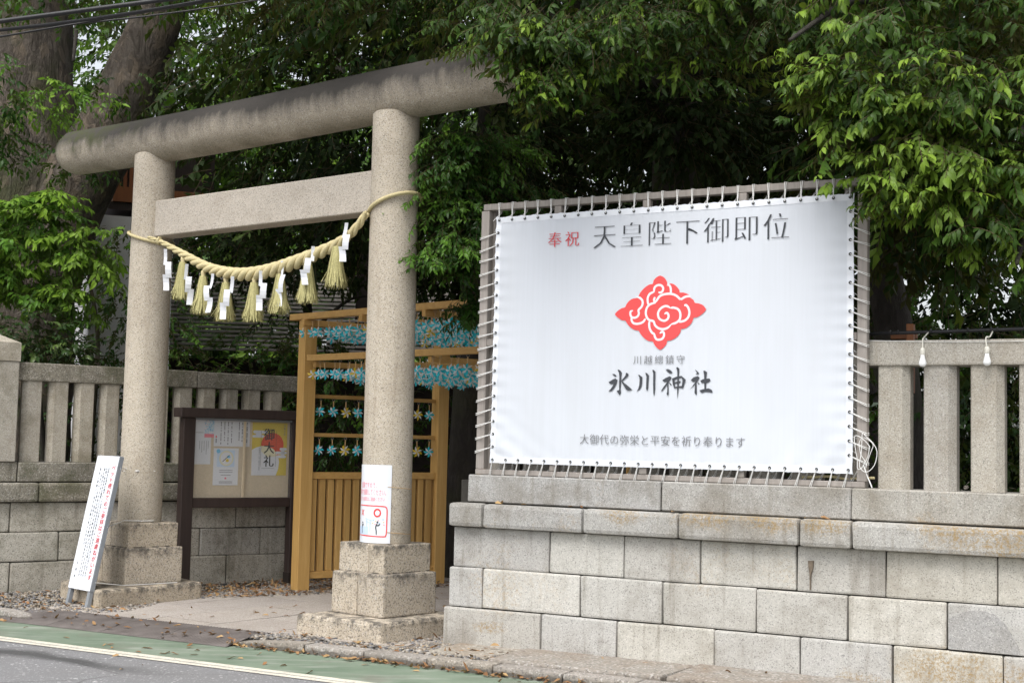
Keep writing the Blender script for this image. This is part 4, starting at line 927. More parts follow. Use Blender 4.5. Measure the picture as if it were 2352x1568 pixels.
mb = MB(); tube(mb, [pr_ + Vector((0, 0, -.01)), TOR(-SP + .0, .208, 1.245), TOR(-SP + .14, .155, 1.245), TOR(-SP + .208, .0, 1.25)], .0035, 5); mb.build('strand', 'lace', tie)
q0 = SG(SW, -.03, .74); mb = MB(); tube(mb, [q0, TOR(-SP + .05, .21, .785), TOR(-SP + .18, .12, .785), TOR(-SP + .212, 0, .785)], .004, 5); mb.build('strand', 'lace', tie)
q0 = SG(SW, -.03, .24); mb = MB(); tube(mb, [q0, Vector((-3.50, 12.86, .215)), Vector((-3.3, 13.04, .213)), Vector((-3.1, 13.24, .213))], .004, 5); mb.build('strand', 'lace', tie)

# ------------------------------------------------------------------ notice wrapped on the right pillar
cR = TOR(SP, 0, 0); view = math.atan2(-cR.y, -cR.x)
def on_pillar(a, z, dr=0): r = .2065 + dr; return Vector((cR.x + r * math.cos(view + a), cR.y + r * math.sin(view + a), z))
def pil_pt(x, z, dr):                                       # x metres along the paper from its right edge (positive to the right)
    a0 = .17 + x / .2065
    lim = -1.40
    if a0 < lim: e = (lim - a0) * .2065; p = on_pillar(lim, z, dr); return p + Vector((-math.sin(view + lim), math.cos(view + lim), 0)) * -e
    return on_pillar(a0, z, dr)
pn = thing('pillar_notice', 'white notice with red circle and cross pictogram wrapped on the right pillar', 'notice', on_pillar(0, .77))
PH0, PH1, PW = .772, 1.392, .345
def put_p(dr): return lambda x, z, k=0: pil_pt(x, z, dr + .0003 * k)
def pgrid(name, mat, x0, x1, z0, z1, dr, parent=pn, n=24):
    mb = MB(); V = []
    for i in range(n + 1):
        for z in (z0, z1): V.append(pil_pt(x0 + (x1 - x0) * i / n, z, dr))
    mb.add(V, [(2 * i, 2 * i + 2, 2 * i + 3, 2 * i + 1) for i in range(n)]); return fixn(mb.build(name, mat, parent, smooth=True))
pgrid('sheet', 'board_white', -PW, 0, PH0, PH1, .001)
for tx, x0, x1, z0, z1 in (('危険ですので、', -.30, -.10, 1.205, 1.255), ('境内で撮影してください。', -.33, -.025, 1.148, 1.2), ('路上での撮影はご遠慮ください', -.33, -.05, 1.102, 1.138)):
    mb = MB(); letters(mb, put_p(.003), tx, x0, x1, z0, z1, 0, .0); mb.build('lettering', 'pink', pn)
def pstrip(name, mat, pts, w, dr):
    mb = MB()
    for k, q in enumerate(ribbon2(pts, w, 5)): mb.add([pil_pt(x, z, dr + .0003 * (k % 2)) for x, z in q], [(0, 1, 2, 3)])
    return fixn(mb.build(name, mat, pn))
pstrip('pictogram_frame', 'red', [(-.335, 1.068), (-.2, 1.067), (-.06, 1.064), (-.035, 1.05), (-.03, 1.02), (-.03, .93), (-.031, .86), (-.036, .835), (-.055, .825), (-.2, .828), (-.335, .83)], .009, .003)
pstrip('circle_mark', 'red', [(-.108 + .026 * math.cos(a), 1.012 + .028 * math.sin(a)) for a in [i * math.pi / 6 for i in range(14)]], .013, .003)
pstrip('cross_mark', 'red', [(-.285, 1.035), (-.245, .985)], .008, .003); pstrip('cross_mark', 'red', [(-.245, 1.035), (-.285, .985)], .008, .0036)
pgrid('pale_ground', 'blue_print', -.33, -.19, .838, .90, .0022)
for P in ([(-.225, .965), (-.148, .948)], [(-.222, .945), (-.155, .925)], [(-.208, .955), (-.208, .885)], [(-.172, .948), (-.172, .86)]): pstrip('gate_pictogram', 'blue_print', P, .009, .003)
for P in ([(-.106, .93), (-.118, .90), (-.113, .87), (-.112, .838)], [(-.116, .912), (-.095, .913), (-.085, .925)], [(-.262, .92), (-.268, .89), (-.266, .845)], [(-.26, .905), (-.25, .92)]): pstrip('figure_pictogram', 'ink', P, .009, .0034)
for x, z in ((-.104, .938), (-.262, .93)):
    mb = MB(); mb.add([pil_pt(x + .008 * math.cos(i), z + .008 * math.sin(i), .0034) for i in [k * math.pi / 4 for k in range(8)]], [tuple(range(8))]); fixn(mb.build('figure_head', 'ink', pn))
for i, (x, z) in enumerate(((-.14, .955), (-.12, .945), (-.098, .953), (-.06, .96), (-.145, .93), (-.125, .922), (-.085, .93), (-.055, .938), (-.052, .918))):
    mb = MB(); mb.add([pil_pt(x + .005 * a, z + .003 * b, .003) for a, b in ((-1, -1), (1, -1), (1, 1), (-1, 1))], [(0, 1, 2, 3)]); fixn(mb.build('confetti', ('cyan_print', 'yellow_print', 'pink')[i % 3], pn))
wires = thing('pillar_wire', 'thin brown wire round the right pillar holding the notice', 'wire', TOR(SP, .2, 1.0))
for z, tl in ((1.245, .03), (.885, .035)):
    P = [on_pillar(-1.45 + 2.95 * i / 24, z - .05 * (i / 24), .0035) for i in range(25)][12:]
    mb = MB(); tube(mb, P, .0022, 5, cap=False); mb.build('strand', 'stick', wires)

# ------------------------------------------------------------------ timber pinwheel rack
GB = Fr((-2.063, 14.252), (math.cos(R_(46)), -math.sin(R_(46))))     # the rack's other side, running toward the gate's right
rk = thing('pinwheel_rack', 'new cedar timber rack with slatted lower panel and overhead shelves', 'rack', GA(.8, 0, .03))
RB, RA = 2.75, 3.1
def P2(a, b, z): return GB.o + GA.d * a + GB.d * b + Vector((0, 0, z))
bx(GA, rk, 'post', 'cedar', -.065, .075, -.14, 0, .02, 2.80, c=.005)
bx(GA, rk, 'post', 'cedar', 1.60, 1.735, -.14, 0, .02, 2.80, c=.005)
for a, b in ((0, RB), (1.66, RB), (RA, RB), (RA, 0)):
    c = P2(a, b, 0); f = Fr((c.x, c.y), (.80, .60)); bx(f, rk, 'post', 'cedar', -.065, .07, -.14, 0, .02, 2.80, c=.005)
def beam(b0_, b1_, a, z0, z1, w=.07, nm='beam', mat='cedarx'):
    c = P2(a, 0, 0); f = Fr((c.x, c.y), (GB.d.x, GB.d.y)); bx(f, rk, nm, mat, b0_, b1_, -w / 2, w / 2, z0, z1, c=.004)
def beamA(a0, a1, b, z0, z1, w=.06, nm='cross_beam', mat='cedarx'):
    c = P2(0, b, 0); f = Fr((c.x, c.y), (GA.d.x, GA.d.y)); bx(f, rk, nm, mat, a0, a1, -w / 2, w / 2, z0, z1, c=.004)
beam(-.28, RB + .1, -.03, 2.80, 2.865, .09); beam(-.2, RB + .1, RA + .03, 2.80, 2.865, .09); beam(-.1, RB, 1.66, 2.802, 2.86, .09)
beam(.04, RB, -.045, 2.372, 2.437, .05); beam(.04, RB, 1.62, 2.372, 2.437, .05)
for b in (.0, .95, 1.9, RB): beamA(-.1, RA + .1, b, 2.735, 2.798)
for b in (.1, .95, 1.9, RB - .08): beamA(-.02, RA, b, 2.315, 2.370)
# slatted panel
bx(GA, rk, 'rail', 'cedarx', .077, 1.598, -.11, -.03, 1.175, 1.245, c=.003); bx(GA, rk, 'rail', 'cedarx', .077, 1.598, -.11, -.03, .165, .235, c=.003)
bx(GA, rk, 'thin_bar', 'cedarx', .077, 1.598, -.09, -.05, 2.003, 2.042, c=.003); bx(GA, rk, 'thin_bar', 'cedarx', .077, 1.598, -.09, -.05, 1.607, 1.646, c=.003)
for k in range(15):
    s = .085 + k * .1005; bx(GA, rk, 'slat', 'cedar', s, s + .068, -.095, -.045, .237, 1.173, c=.003)
# pinwheels
def wheel_mesh(colour, seed):
    r = random.Random(seed); V = []; F = []; mi = []; n = 8; R = .062
    for k in range(n):
        a = 2 * math.pi * k / n; i = len(V); ts = r.uniform(.85, 1.05)
        pol = lambda rr, an, y: (rr * math.cos(an), y, rr * math.sin(an))
        V += [(0, -.012, 0), pol(R * .5, a - .05, -.004), pol(R * ts, a + .1, .002), pol(R * (.74 if k % 2 == 0 else .62), a + .52, -.012), pol(R * .36, a + .78, -.022)]
        F += [(i, i + 1, i + 2), (i, i + 2, i + 3), (i, i + 3, i + 4)]; mi += [k % 2] * 3
    m_ = [(.006 * math.cos(q), -.024, .006 * math.sin(q)) for q in [j * math.pi / 3 for j in range(6)]]; i = len(V); V += m_; F.append(tuple(range(i, i + 6))); mi.append(1)
    return mesh_np('pinwheel_wheel', V, F, [colour, 'pw_white'], mi=mi)
WM = {c: [wheel_mesh(c, q) for q in range(4)] for c in ('pw_blue', 'pw_yellow')}
mb = MB(); tube(mb, [(0, .004, .0), (0, .002, .112)], .006, 5); STK = mesh_np('stick', mb.V, mb.F, 'stick')
mb = MB(); tube(mb, [(.012 * math.cos(a), 0, .124 + .013 * math.sin(a)) for a in [i * math.pi / 5 for i in range(11)]], .0014, 4, cap=False); RNG = mesh_np('ring', mb.V, mb.F, 'wire')
LB = {('u', 'pw_blue'): 'blue and white pinwheel hanging under the upper cedar shelf', ('u', 'pw_yellow'): 'yellow and white pinwheel hanging under the upper cedar shelf', ('l', 'pw_blue'): 'blue and white pinwheel hanging under the lower cedar shelf', ('l', 'pw_yellow'): 'yellow and white pinwheel hanging under the lower cedar shelf', ('a', 'pw_blue'): 'blue pinwheel alone on the upper thin bar of the slatted panel', ('a', 'pw_yellow'): 'yellow pinwheel alone on the upper thin bar of the slatted panel', ('b', 'pw_blue'): 'blue pinwheel alone on the lower thin bar of the slatted panel', ('b', 'pw_yellow'): 'yellow pinwheel alone on the lower thin bar of the slatted panel'}
def pinwheel(p, row, colour, r, lb=None):
    yaw = math.atan2(p.x, p.y) * -1 + r.uniform(-.55, .35)
    t = thing('pinwheel', lb or LB[row, colour], 'pinwheel', p, 'pinwheels hung on the cedar rack'); t.rotation_euler = (r.uniform(-.05, .05), r.uniform(-.06, .06), yaw)
    wl = obj('wheel', r.choice(WM[colour]), t, (0, -.012, 0)); wl.rotation_euler = (0, r.uniform(0, 6), 0)
    obj('stick', STK, t); obj('ring', RNG, t)
def hidden(p):
    """wholly behind the right pillar or the banner: nothing of it shows"""
    d = p - EYE; u = d.xy.normalized(); perp = abs(cR.x * u.y - cR.y * u.x)
    if perp < .13: return True
    k = (WR.o - EYE).dot(WR.n) / d.dot(WR.n)
    if 0 < k < 1:
        h = EYE + d * k; s = (h - WR.o).dot(WR.d)
        if s > .42 and h.z < 3.3: return True
    return False
rp = random.Random(3)
for row, zb in (('u', 2.80), ('l', 2.372)):
    na = 13; nb_ = 22
    for i in range(na):
        for j in range(-1 if row == 'u' else 0, nb_):
            a = -.03 + i * .245 + rp.uniform(-.03, .03); b = .07 + j * .125 + rp.uniform(-.02, .02) + (.07 if i % 2 else 0)
            z = zb - .136 - (0 if i == 0 else rp.choice((0, .01, .02, .045)))
            p = P2(a, b, z)
            if b > RB - .05 or hidden(p): continue
            pinwheel(p, row, 'pw_yellow' if rp.random() < .14 else 'pw_blue', rp)
for k in range(10):
    col_ = 'pw_yellow' if k in (2, 5, 8) else 'pw_blue'
    for row, zb in (('a', 2.003), ('b', 1.607)):
        p = GA(.16 + k * .1495, -.035, zb - .138)
        if not hidden(p): pinwheel(p, row, col_, rp, '%s pinwheel on the %s thin bar, %s' % (col_[3:], {'a': 'upper', 'b': 'lower'}[row], ('first beside the post near the notice board', 'second from the notice board post', 'third from the notice board post', 'fourth from the notice board post', 'fifth from the notice board post', 'fifth from the post by the banner', 'fourth from the post by the banner', 'third from the post by the banner', 'second from the post by the banner', 'first beside the post by the banner')[k]))

# ------------------------------------------------------------------ buildings behind
hf = Fr((-2.0, 20.0), (.999, -.03)); hall = thing('shrine_hall', 'low hall with stepped grey shingle roof behind the gate', 'building', hf(-1, -2, .0))
mb = MB(); hf.box(mb, -4.6, 4.2, -5, -1.1, 0, 2.75, 0); mb.build('wall', 'dark_wood', hall)
roof = MB(); hf.box(roof, -4.9, 4.4, -5.2, -1.7, 2.7, 2.8, 0); roof = roof.build('roof', 'dark_wood', hall)
for k in range(19):
    u = k / 18; mb = MB(); hf.box(mb, -3.95 - .25 * u, 4.4, -.05 - 1.75 * u - .15, 0 - 1.75 * u, 2.83 + 1.28 * u, 2.862 + 1.28 * u, 0); mb.build('shingle_course', 'shingle', roof)
for s in (-3.9, -1.2, 1.5): bx(hf, hall, 'post', 'dark_wood', s, s + .16, -1.05, -.9, 0, 2.8, c=0)
bx(hf, hall, 'ridge_post', 'dark_wood', -.37, -.19, -.9, -.7, 2.9, 4.5, c=0)
gf = Fr((-5.2, 18.0), (.93, .36)); gb = thing('white_building', 'white plastered building corner with brown eaves behind the left foliage', 'building', gf(.5, -1, 0))
mb = MB(); gf.box(mb, -.28, .75, -3, 0, 0, 4.42, 0); mb.build('wall', 'plaster', gb)
mb = MB(); gf.box(mb, -.1, 1.3, -3, .02, 4.50, 4.60, 0); mb.build('fascia', 'brown', gb); mb = MB(); gf.box(mb, -.05, 1.3, -2.9, .05, 4.604, 4.8, 0); mb.build('eaves', 'stake', gb)
mb = MB(); gf.box(mb, -.2, 1.3, -3.2, -.3, 4.803, 5.4, 0); mb.build('upper_wall', 'dark_wood', gb)
for k in range(9): bx(gf, gb, 'louvre_slat', 'stake', -.12 + k * .075, -.075 + k * .075, -.298, -.26, 4.83, 5.3, c=0)
cf = Fr((4.2, 17.0), (.9, -.44)); ch = thing('side_chapel', 'small building with pale green copper roof behind the right fence', 'building', cf(0, -1, 0))
mb = MB(); cf.box(mb, -2.4, .1, -2.5, -.5, 0, 2.1, 0); mb.build('wall', 'dark_wood', ch)
for k in range(6):
    u = k / 5; mb = MB(); cf.box(mb, -3.1 + .25 * u, .3, -.35 - 1.1 * u, -.0 - 1.1 * u, 2.02 + .55 * u, 2.07 + .55 * u, 0); mb.build('roof_sheet', 'copper', ch)
# overhead cables
for i, (z, dz, r, lb) in enumerate(((4.28, .19, .016, 'uppermost and thickest black cable crossing in front of the big tree'), (4.235, .2, .012, 'middle black overhead cable below the thickest one'), (4.205, .235, .007, 'thin black overhead cable lowest of the bundle'), (4.265, .15, .006, 'thin black overhead cable sagging across the bundle'))):
    mb = MB(); P = [Vector((-3.42 + 1.2 * k, 9.0 + .04 * i, z + dz * k - .012 * (1 - (2 * k - 1) ** 2) * (i % 2))) for k in [j * .25 for j in range(-12, 24)]]
    tube(mb, P, r, 7); tag(mb.build('overhead_cable', 'cable', smooth=True, origin=P[12]), lb, 'cable')

# ------------------------------------------------------------------ foliage
def leaf_geo(L, W, droop, fine=True):
    if fine:
        V = [(0, 0, 0), (.35 * L, W * .46, .12 * W), (.36 * L, 0, -.02 * W), (.35 * L, -W * .46, .12 * W), (.7 * L, W * .36, .1 * W - droop * L * .35), (.7 * L, 0, -.03 * W - droop * L * .35), (.7 * L, -W * .36, .1 * W - droop * L * .35), (L, 0, -droop * L)]
        F = [(0, 2, 1), (0, 3, 2), (1, 2, 4), (2, 5, 4), (2, 3, 5), (3, 6, 5), (4, 5, 7), (5, 6, 7)]
    else:
        V = [(0, 0, 0), (.5 * L, W * .5, .1 * W), (.5 * L, 0, -.04 * W), (.5 * L, -W * .5, .1 * W), (L, 0, -droop * L)]
        F = [(0, 2, 1), (0, 3, 2), (1, 2, 4), (2, 3, 4)]
    return np.array(V), np.array(F)
def rot_from(x, up):
    x = x / np.linalg.norm(x, axis=-1, keepdims=True); y = np.cross(up, x); y /= np.linalg.norm(y, axis=-1, keepdims=True) + 1e-9
    z = np.cross(x, y); return np.stack([x, y, z], -1)
def spray(seed, nl, tw, L, W, fine=True, whorl=.0, down=.35, stem=True):
    """a leafy twig along +x; returns V, F, leaf index per vertex, age 0..1 (1 = tip)"""
    g = np.random.default_rng(seed); V = []; F = []; age = []; isst = []; lid = []; n = 0
    for i in range(nl):
        u = (i + .5) / nl; side = 1 if i % 2 else -1
        ux = 1 - (1 - u) ** (1 + whorl); base = np.array([tw * ux, 0, -.18 * tw * ux * ux])
        sp = 1.15 * (1 - .75 * u) + g.normal(0, .3)
        d = np.array([math.cos(sp), side * math.sin(sp), -down * g.uniform(.4, 1.5)]); up = np.array([g.normal(0, .35), g.normal(0, .45), 1.0])
        ls = g.uniform(.55, 1.15); lv, lf = leaf_geo(L * ls, W * ls * g.uniform(.85, 1.2), g.uniform(.05, .6), fine)
        Rm = rot_from(d[None], up[None])[0]; V.append(lv @ Rm.T + base); F.append(lf + n); n += len(lv)
        age += [u] * len(lv); isst += [0] * len(lv); lid += [i] * len(lv)
    if stem:
        k = 4; P = [np.array([tw * t, 0, -.18 * tw * t * t]) for t in np.linspace(-.25, .97, k)]; r = .0022 if fine else .004; S = []
        for p in P:
            for a in (0, 2.1, 4.2): S.append(p + np.array([0, math.cos(a) * r, math.sin(a) * r]))
        SF = []
        for i in range(k - 1):
            for j in range(3): a, b = i * 3 + j, i * 3 + (j + 1) % 3; SF += [(a, b, b + 3), (a, b + 3, a + 3)]
        V.append(np.array(S)); F.append(np.array(SF) + n); age += [0] * len(S); isst += [1] * len(S); lid += [nl] * len(S)
    return np.concatenate(V), np.concatenate(F), np.array(age), np.array(isst), np.array(lid)
def scatter(g, blobs, n, face=None, tiers=.0, shell=.45):
    """blobs: (centre, radii, weight); returns positions and outward vectors"""
    W = np.array([b[2] for b in blobs], float); W /= W.sum(); idx = g.choice(len(blobs), n, p=W)
    C_ = np.array([b[0] for b in blobs])[idx]; R = np.array([b[1] for b in blobs])[idx]
    d = g.normal(size=(n, 3)); d /= np.linalg.norm(d, axis=1, keepdims=True)
    r = (shell ** 3 + (1 - shell ** 3) * g.random(n)) ** (1 / 3)
    off = d * r[:, None]
    lump = 1 + .16 * np.sin(C_[:, 0] * 7 + d[:, 0] * 5.1 + d[:, 2] * 3) * np.sin(d[:, 1] * 4.3 + d[:, 2] * 6.1 + C_[:, 2] * 3)
    P = C_ + off * R * lump[:, None]
    if tiers: P[:, 2] = np.round(P[:, 2] / tiers) * tiers + (P[:, 2] - np.round(P[:, 2] / tiers) * tiers) * .45
    return P, d, r
def crown(name, parent, mat, blobs, n, L, W, tw, nl, seed, fine=True, droop=.35, tiers=0, shell=.4, away=None, young=.25, down=.35, dark=.5, stem=True, upn=.35, clump=0, bl=.5):
    g = np.random.default_rng(seed); P, d, r = scatter(g, blobs, n, tiers=tiers, shell=shell)
    if clump: nbg = max(1, n // clump); P, d, r = P[:nbg], d[:nbg], r[:nbg]
    out_ = d.copy(); out_[:, 2] *= .35
    if away is not None: o2 = P - np.array(away); o2[:, 2] *= .2; o2 /= np.linalg.norm(o2, axis=1, keepdims=True) + 1e-6; out_ = out_ * .6 + o2 * .7
    if clump:
        out_ += g.normal(0, .28, out_.shape); out_[:, 2] -= droop * .6; out_ /= np.linalg.norm(out_, axis=1, keepdims=True)
        lat = np.cross(out_, (0, 0, 1.0)); lat /= np.linalg.norm(lat, axis=1, keepdims=True) + 1e-9
        I = np.repeat(np.arange(len(P)), clump); n = len(I); u = g.random(n); v = g.normal(0, 1, n)
        byoung = g.random(len(P))[I]; P = P[I] - out_[I] * (u * bl)[:, None] + lat[I] * (v * bl * .3 * (.3 + .7 * u))[:, None]; P[:, 2] += -.10 * bl * (1 - u) ** 2 + g.normal(0, .02, n)
        out_ = out_[I] * .8 + lat[I] * (np.sign(v) * g.uniform(.2, .8, n))[:, None] + g.normal(0, .15, (n, 3)); out_[:, 2] -= droop * .55
    else:
        out_ += g.normal(0, .38, (n, 3)); out_[:, 2] -= droop
    up = g.normal(0, upn, (n, 3)); up[:, 2] = 1
    Rm = rot_from(out_, up); sc = g.uniform(.8, 1.2, n); K = 6; tmpl = [spray(seed * 10 + k, nl, tw, L, W, fine, down=down, stem=stem) for k in range(K)]
    which = g.integers(0, K, n); VV = []; FF = []; TT = []; base = 0
    sprayb = np.clip(g.normal(dark, .22, n), 0, 1); sprayy = np.where(g.random(n) < young, g.uniform(.35, 1, n), g.uniform(0, .12, n))
    if clump: sprayy = np.where(byoung < young, g.uniform(.4, 1, n), g.uniform(0, .15, n))
    for k in range(K):
        I = np.nonzero(which == k)[0]
        if not len(I): continue
        V, F, age, st_, lid = tmpl[k]; m_ = len(I)
        X = np.einsum('nij,vj->nvi', Rm[I], V) * sc[I][:, None, None] + P[I][:, None, :]
        nlid = lid.max() + 1; lj = g.normal(0, .16, (m_, nlid))[:, lid]
        T = np.zeros((m_, len(V), 4)); T[..., 3] = 1
        T[..., 0] = np.clip(sprayb[I][:, None] + lj, 0, 1); T[..., 1] = np.clip(sprayy[I][:, None] * (.35 + .65 * age[None]), 0, 1); T[..., 2] = st_[None]
        VV.append(X.reshape(-1, 3)); FF.append((F[None] + (np.arange(m_) * len(V))[:, None, None] + base).reshape(-1, 3)); TT.append(T.reshape(-1, 4)); base += m_ * len(V)
    V = np.concatenate(VV); o = wloc(parent) if parent else Vector((0, 0, 0)); V = V - np.array(o)
    me = mesh_np(name, V, np.concatenate(FF), mat, tint=np.concatenate(TT), smooth=True)
    return obj(name, me, parent)
def tree(name, label, base, group=None, cat='tree'): return thing(name, label, cat, base, group)
def limb(t, pts, r0, r1, mat, name='limb', n=12, wob=.06, k=8):
    P = spline(pts, k); m_ = len(P); mb = MB(); tube(mb, P, [r0 + (r1 - r0) * i / (m_ - 1) for i in range(m_)], n, wob=wob, rng=rnd); return mb.build(name, mat, t, smooth=True)
# great old tree at the left
t = tree('old_tree', 'massive old tree with flaking grey bark forking behind the left fence', (-5.95, 17.0, 0))
limb(t, [(-6.25, 17, -.1), (-6.22, 17, 1.5), (-6.18, 17, 3.2), (-6.1, 17, 4.6), (-6.15, 17, 5.7), (-6.2, 17.1, 7.2), (-6.3, 17.2, 9)], .92, .5, 'bark', 'trunk', 48, .035, 14)
limb(t, [(-5.85, 16.95, 3.4), (-5.5, 16.85, 4.35), (-5.02, 16.75, 5.15), (-4.62, 16.6, 6.0), (-4.2, 16.5, 7.2), (-3.95, 16.5, 9)], .54, .2, 'bark', 'limb', 36, .035, 14)
limb(t, [(-6.4, 16.9, 5.0), (-6.9, 16.7, 6.3), (-7.5, 16.5, 8)], .55, .3, 'bark', 'limb', 24)
limb(t, [(-5.0, 15.4, 5.75), (-5.1, 15.7, 6.4), (-5.6, 16.4, 7.2), (-6.05, 17.1, 7.4)], .018, .06, 'bark_dark', 'branch', 6)
crown('crown', t, 'leaf_far', [((-6, 17, 10.5), (4.5, 3.5, 2.6), 3), ((-3.5, 16.5, 9.3), (3, 2.5, 1.8), 2)], 1500, .16, .07, .4, 12, 11, fine=False, stem=False)
crown('rear_foliage', t, 'leaf_light', [((-5.2, 19.8, 6.6), (1.6, .8, 2.0), 3), ((-4.0, 19.6, 5.4), (1.4, .8, 1.3), 2.5)], 800, .13, .058, .34, 11, 14, fine=False, young=.55, dark=.6)
crown('foliage', t, 'leaf_light', [((-4.95, 15.0, 5.28), (.48, .3, .11), 3), ((-5.3, 15, 5.05), (.35, .25, .1), 1.5)], 60, .085, .034, .2, 9, 12, young=.75, dark=.7, droop=.25, tiers=.12)
crown('foliage', t, 'leaf_mid', [((-5.0, 15.6, 4.7), (.5, .3, .25), 2), ((-4.55, 15.8, 5.6), (.4, .3, .2), 1.2), ((-5.55, 14.4, 5.15), (.38, .3, .45), 3), ((-5.6, 14.6, 4.6), (.25, .3, .3), 1), ((-5.5, 14.6, 4.75), (.3, .3, .3), 1.5), ((-4.3, 12.6, 5.6), (.75, .35, .22), 3), ((-3.5, 12.4, 5.75), (.8, .4, .3), 3)], 420, .085, .034, .2, 9, 13, young=.25, droop=.5)
# evergreen oak over the gate and banner
t = tree('evergreen_oak', 'tall evergreen oak whose dark boughs hang over the gate and banner', (1.67, 14.5, 0))
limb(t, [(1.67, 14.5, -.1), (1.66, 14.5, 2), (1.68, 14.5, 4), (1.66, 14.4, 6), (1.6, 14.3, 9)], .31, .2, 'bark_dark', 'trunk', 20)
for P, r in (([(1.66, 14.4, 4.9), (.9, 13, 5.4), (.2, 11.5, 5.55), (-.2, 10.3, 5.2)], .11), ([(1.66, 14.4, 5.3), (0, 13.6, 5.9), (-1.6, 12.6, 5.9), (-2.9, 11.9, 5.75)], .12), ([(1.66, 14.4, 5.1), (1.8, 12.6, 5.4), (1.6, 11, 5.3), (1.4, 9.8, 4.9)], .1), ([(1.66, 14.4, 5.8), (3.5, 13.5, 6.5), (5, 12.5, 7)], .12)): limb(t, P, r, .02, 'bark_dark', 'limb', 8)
crown('crown', t, 'leaf_oak', [((.55, 10.25, 5.05), (1.55, .9, .72), 5), ((1.75, 9.9, 4.95), (.9, .7, .55), 2.2), ((-1.5, 11.7, 5.65), (1.5, .9, .6), 3.2), ((-.3, 11.0, 5.5), (1.0, .8, .6), 2), ((.25, 9.75, 4.45), (.55, .35, .22), 1.5), ((-.05, 9.8, 4.5), (.4, .3, .2), 1.2), ((.15, 9.85, 4.25), (.32, .25, .2), 1.3), ((1.15, 9.8, 4.5), (.8, .5, .28), 1.7), ((-1.6, 11.0, 5.25), (1.3, .5, .22), 1.2)], 2500, .074, .028, .2, 10, 21, droop=.42, away=(1.6, 14, 5.5), young=.14, dark=.3, down=.5, clump=9, bl=.55)
crown('upper_crown', t, 'leaf_mid', [((-.5, 13.4, 6.2), (3.4, 2.2, 1.2), 3), ((2.4, 12.4, 6.7), (3.2, 2.4, 1.2), 3), ((0, 12, 7.6), (4.5, 3, 1.5), 3)], 2200, .13, .055, .36, 11, 22, fine=False, droop=.4, young=.1, dark=.35)
crown('inner_crown', t, 'leaf_far', [((-1.2, 15.6, 5.3), (3.0, 1.2, 1.35), 3), ((2.9, 17.2, 5.2), (3.2, 1.3, 2.4), 3), ((-1.8, 16.2, 4.2), (1.6, .8, .8), 1), ((3.2, 15.4, 4.6), (1.6, .8, 1.5), 2), ((-.2, 16.8, 4.0), (1.4, .8, 1.2), 1.5), ((1.55, 13.6, 4.75), (.8, .3, .4), .5), ((.9, 18.5, 5.0), (2.2, .8, 2.2), 2)], 4200, .13, .055, .36, 11, 23, fine=False, young=.06, dark=.3)
# near tree over the right end of the banner
t = tree('evergreen_tree', 'leafy evergreen tree overhanging the right end of the banner', (3.35, 12.0, 0))
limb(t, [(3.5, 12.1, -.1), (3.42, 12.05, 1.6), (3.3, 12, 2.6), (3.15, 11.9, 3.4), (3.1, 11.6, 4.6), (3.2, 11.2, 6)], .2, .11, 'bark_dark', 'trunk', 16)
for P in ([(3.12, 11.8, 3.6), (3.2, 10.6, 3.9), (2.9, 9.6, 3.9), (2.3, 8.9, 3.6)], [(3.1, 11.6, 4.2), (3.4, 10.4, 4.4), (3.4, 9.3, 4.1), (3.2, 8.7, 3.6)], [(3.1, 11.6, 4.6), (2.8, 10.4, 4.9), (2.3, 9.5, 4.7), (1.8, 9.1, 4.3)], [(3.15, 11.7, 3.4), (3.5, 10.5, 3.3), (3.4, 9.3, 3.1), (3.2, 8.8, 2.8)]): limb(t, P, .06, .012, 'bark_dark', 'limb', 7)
crown('crown', t, 'leaf_oak', [((3.05, 9.1, 4.55), (1.05, .7, .75), 4), ((2.55, 8.95, 3.62), (.62, .42, .32), 3), ((3.2, 8.9, 3.15), (.55, .45, .5), 3.2), ((2.25, 9.25, 4.35), (.6, .45, .45), 2.4), ((2.15, 9.0, 4.0), (.38, .35, .28), 1.6), ((3.65, 9.3, 3.9), (.9, .7, 1.1), 3), ((2.95, 8.8, 3.85), (.7, .4, .35), 2.5), ((2.75, 8.9, 3.28), (.4, .35, .16), 1.2)], 1900, .084, .033, .19, 9, 31, droop=.28, away=(3.2, 11, 4.2), young=.5, dark=.5, down=.55, clump=10, bl=.5, shell=.5)
crown('upper_crown', t, 'leaf_oak', [((3.4, 10.6, 5.8), (2.2, 1.6, 1.0), 3), ((4.4, 10.2, 4.6), (1.0, 1.2, 1.5), 2), ((3.3, 10.7, 3.9), (1.1, .5, .9), 2)], 1300, .13, .055, .34, 10, 32, fine=False, young=.15)
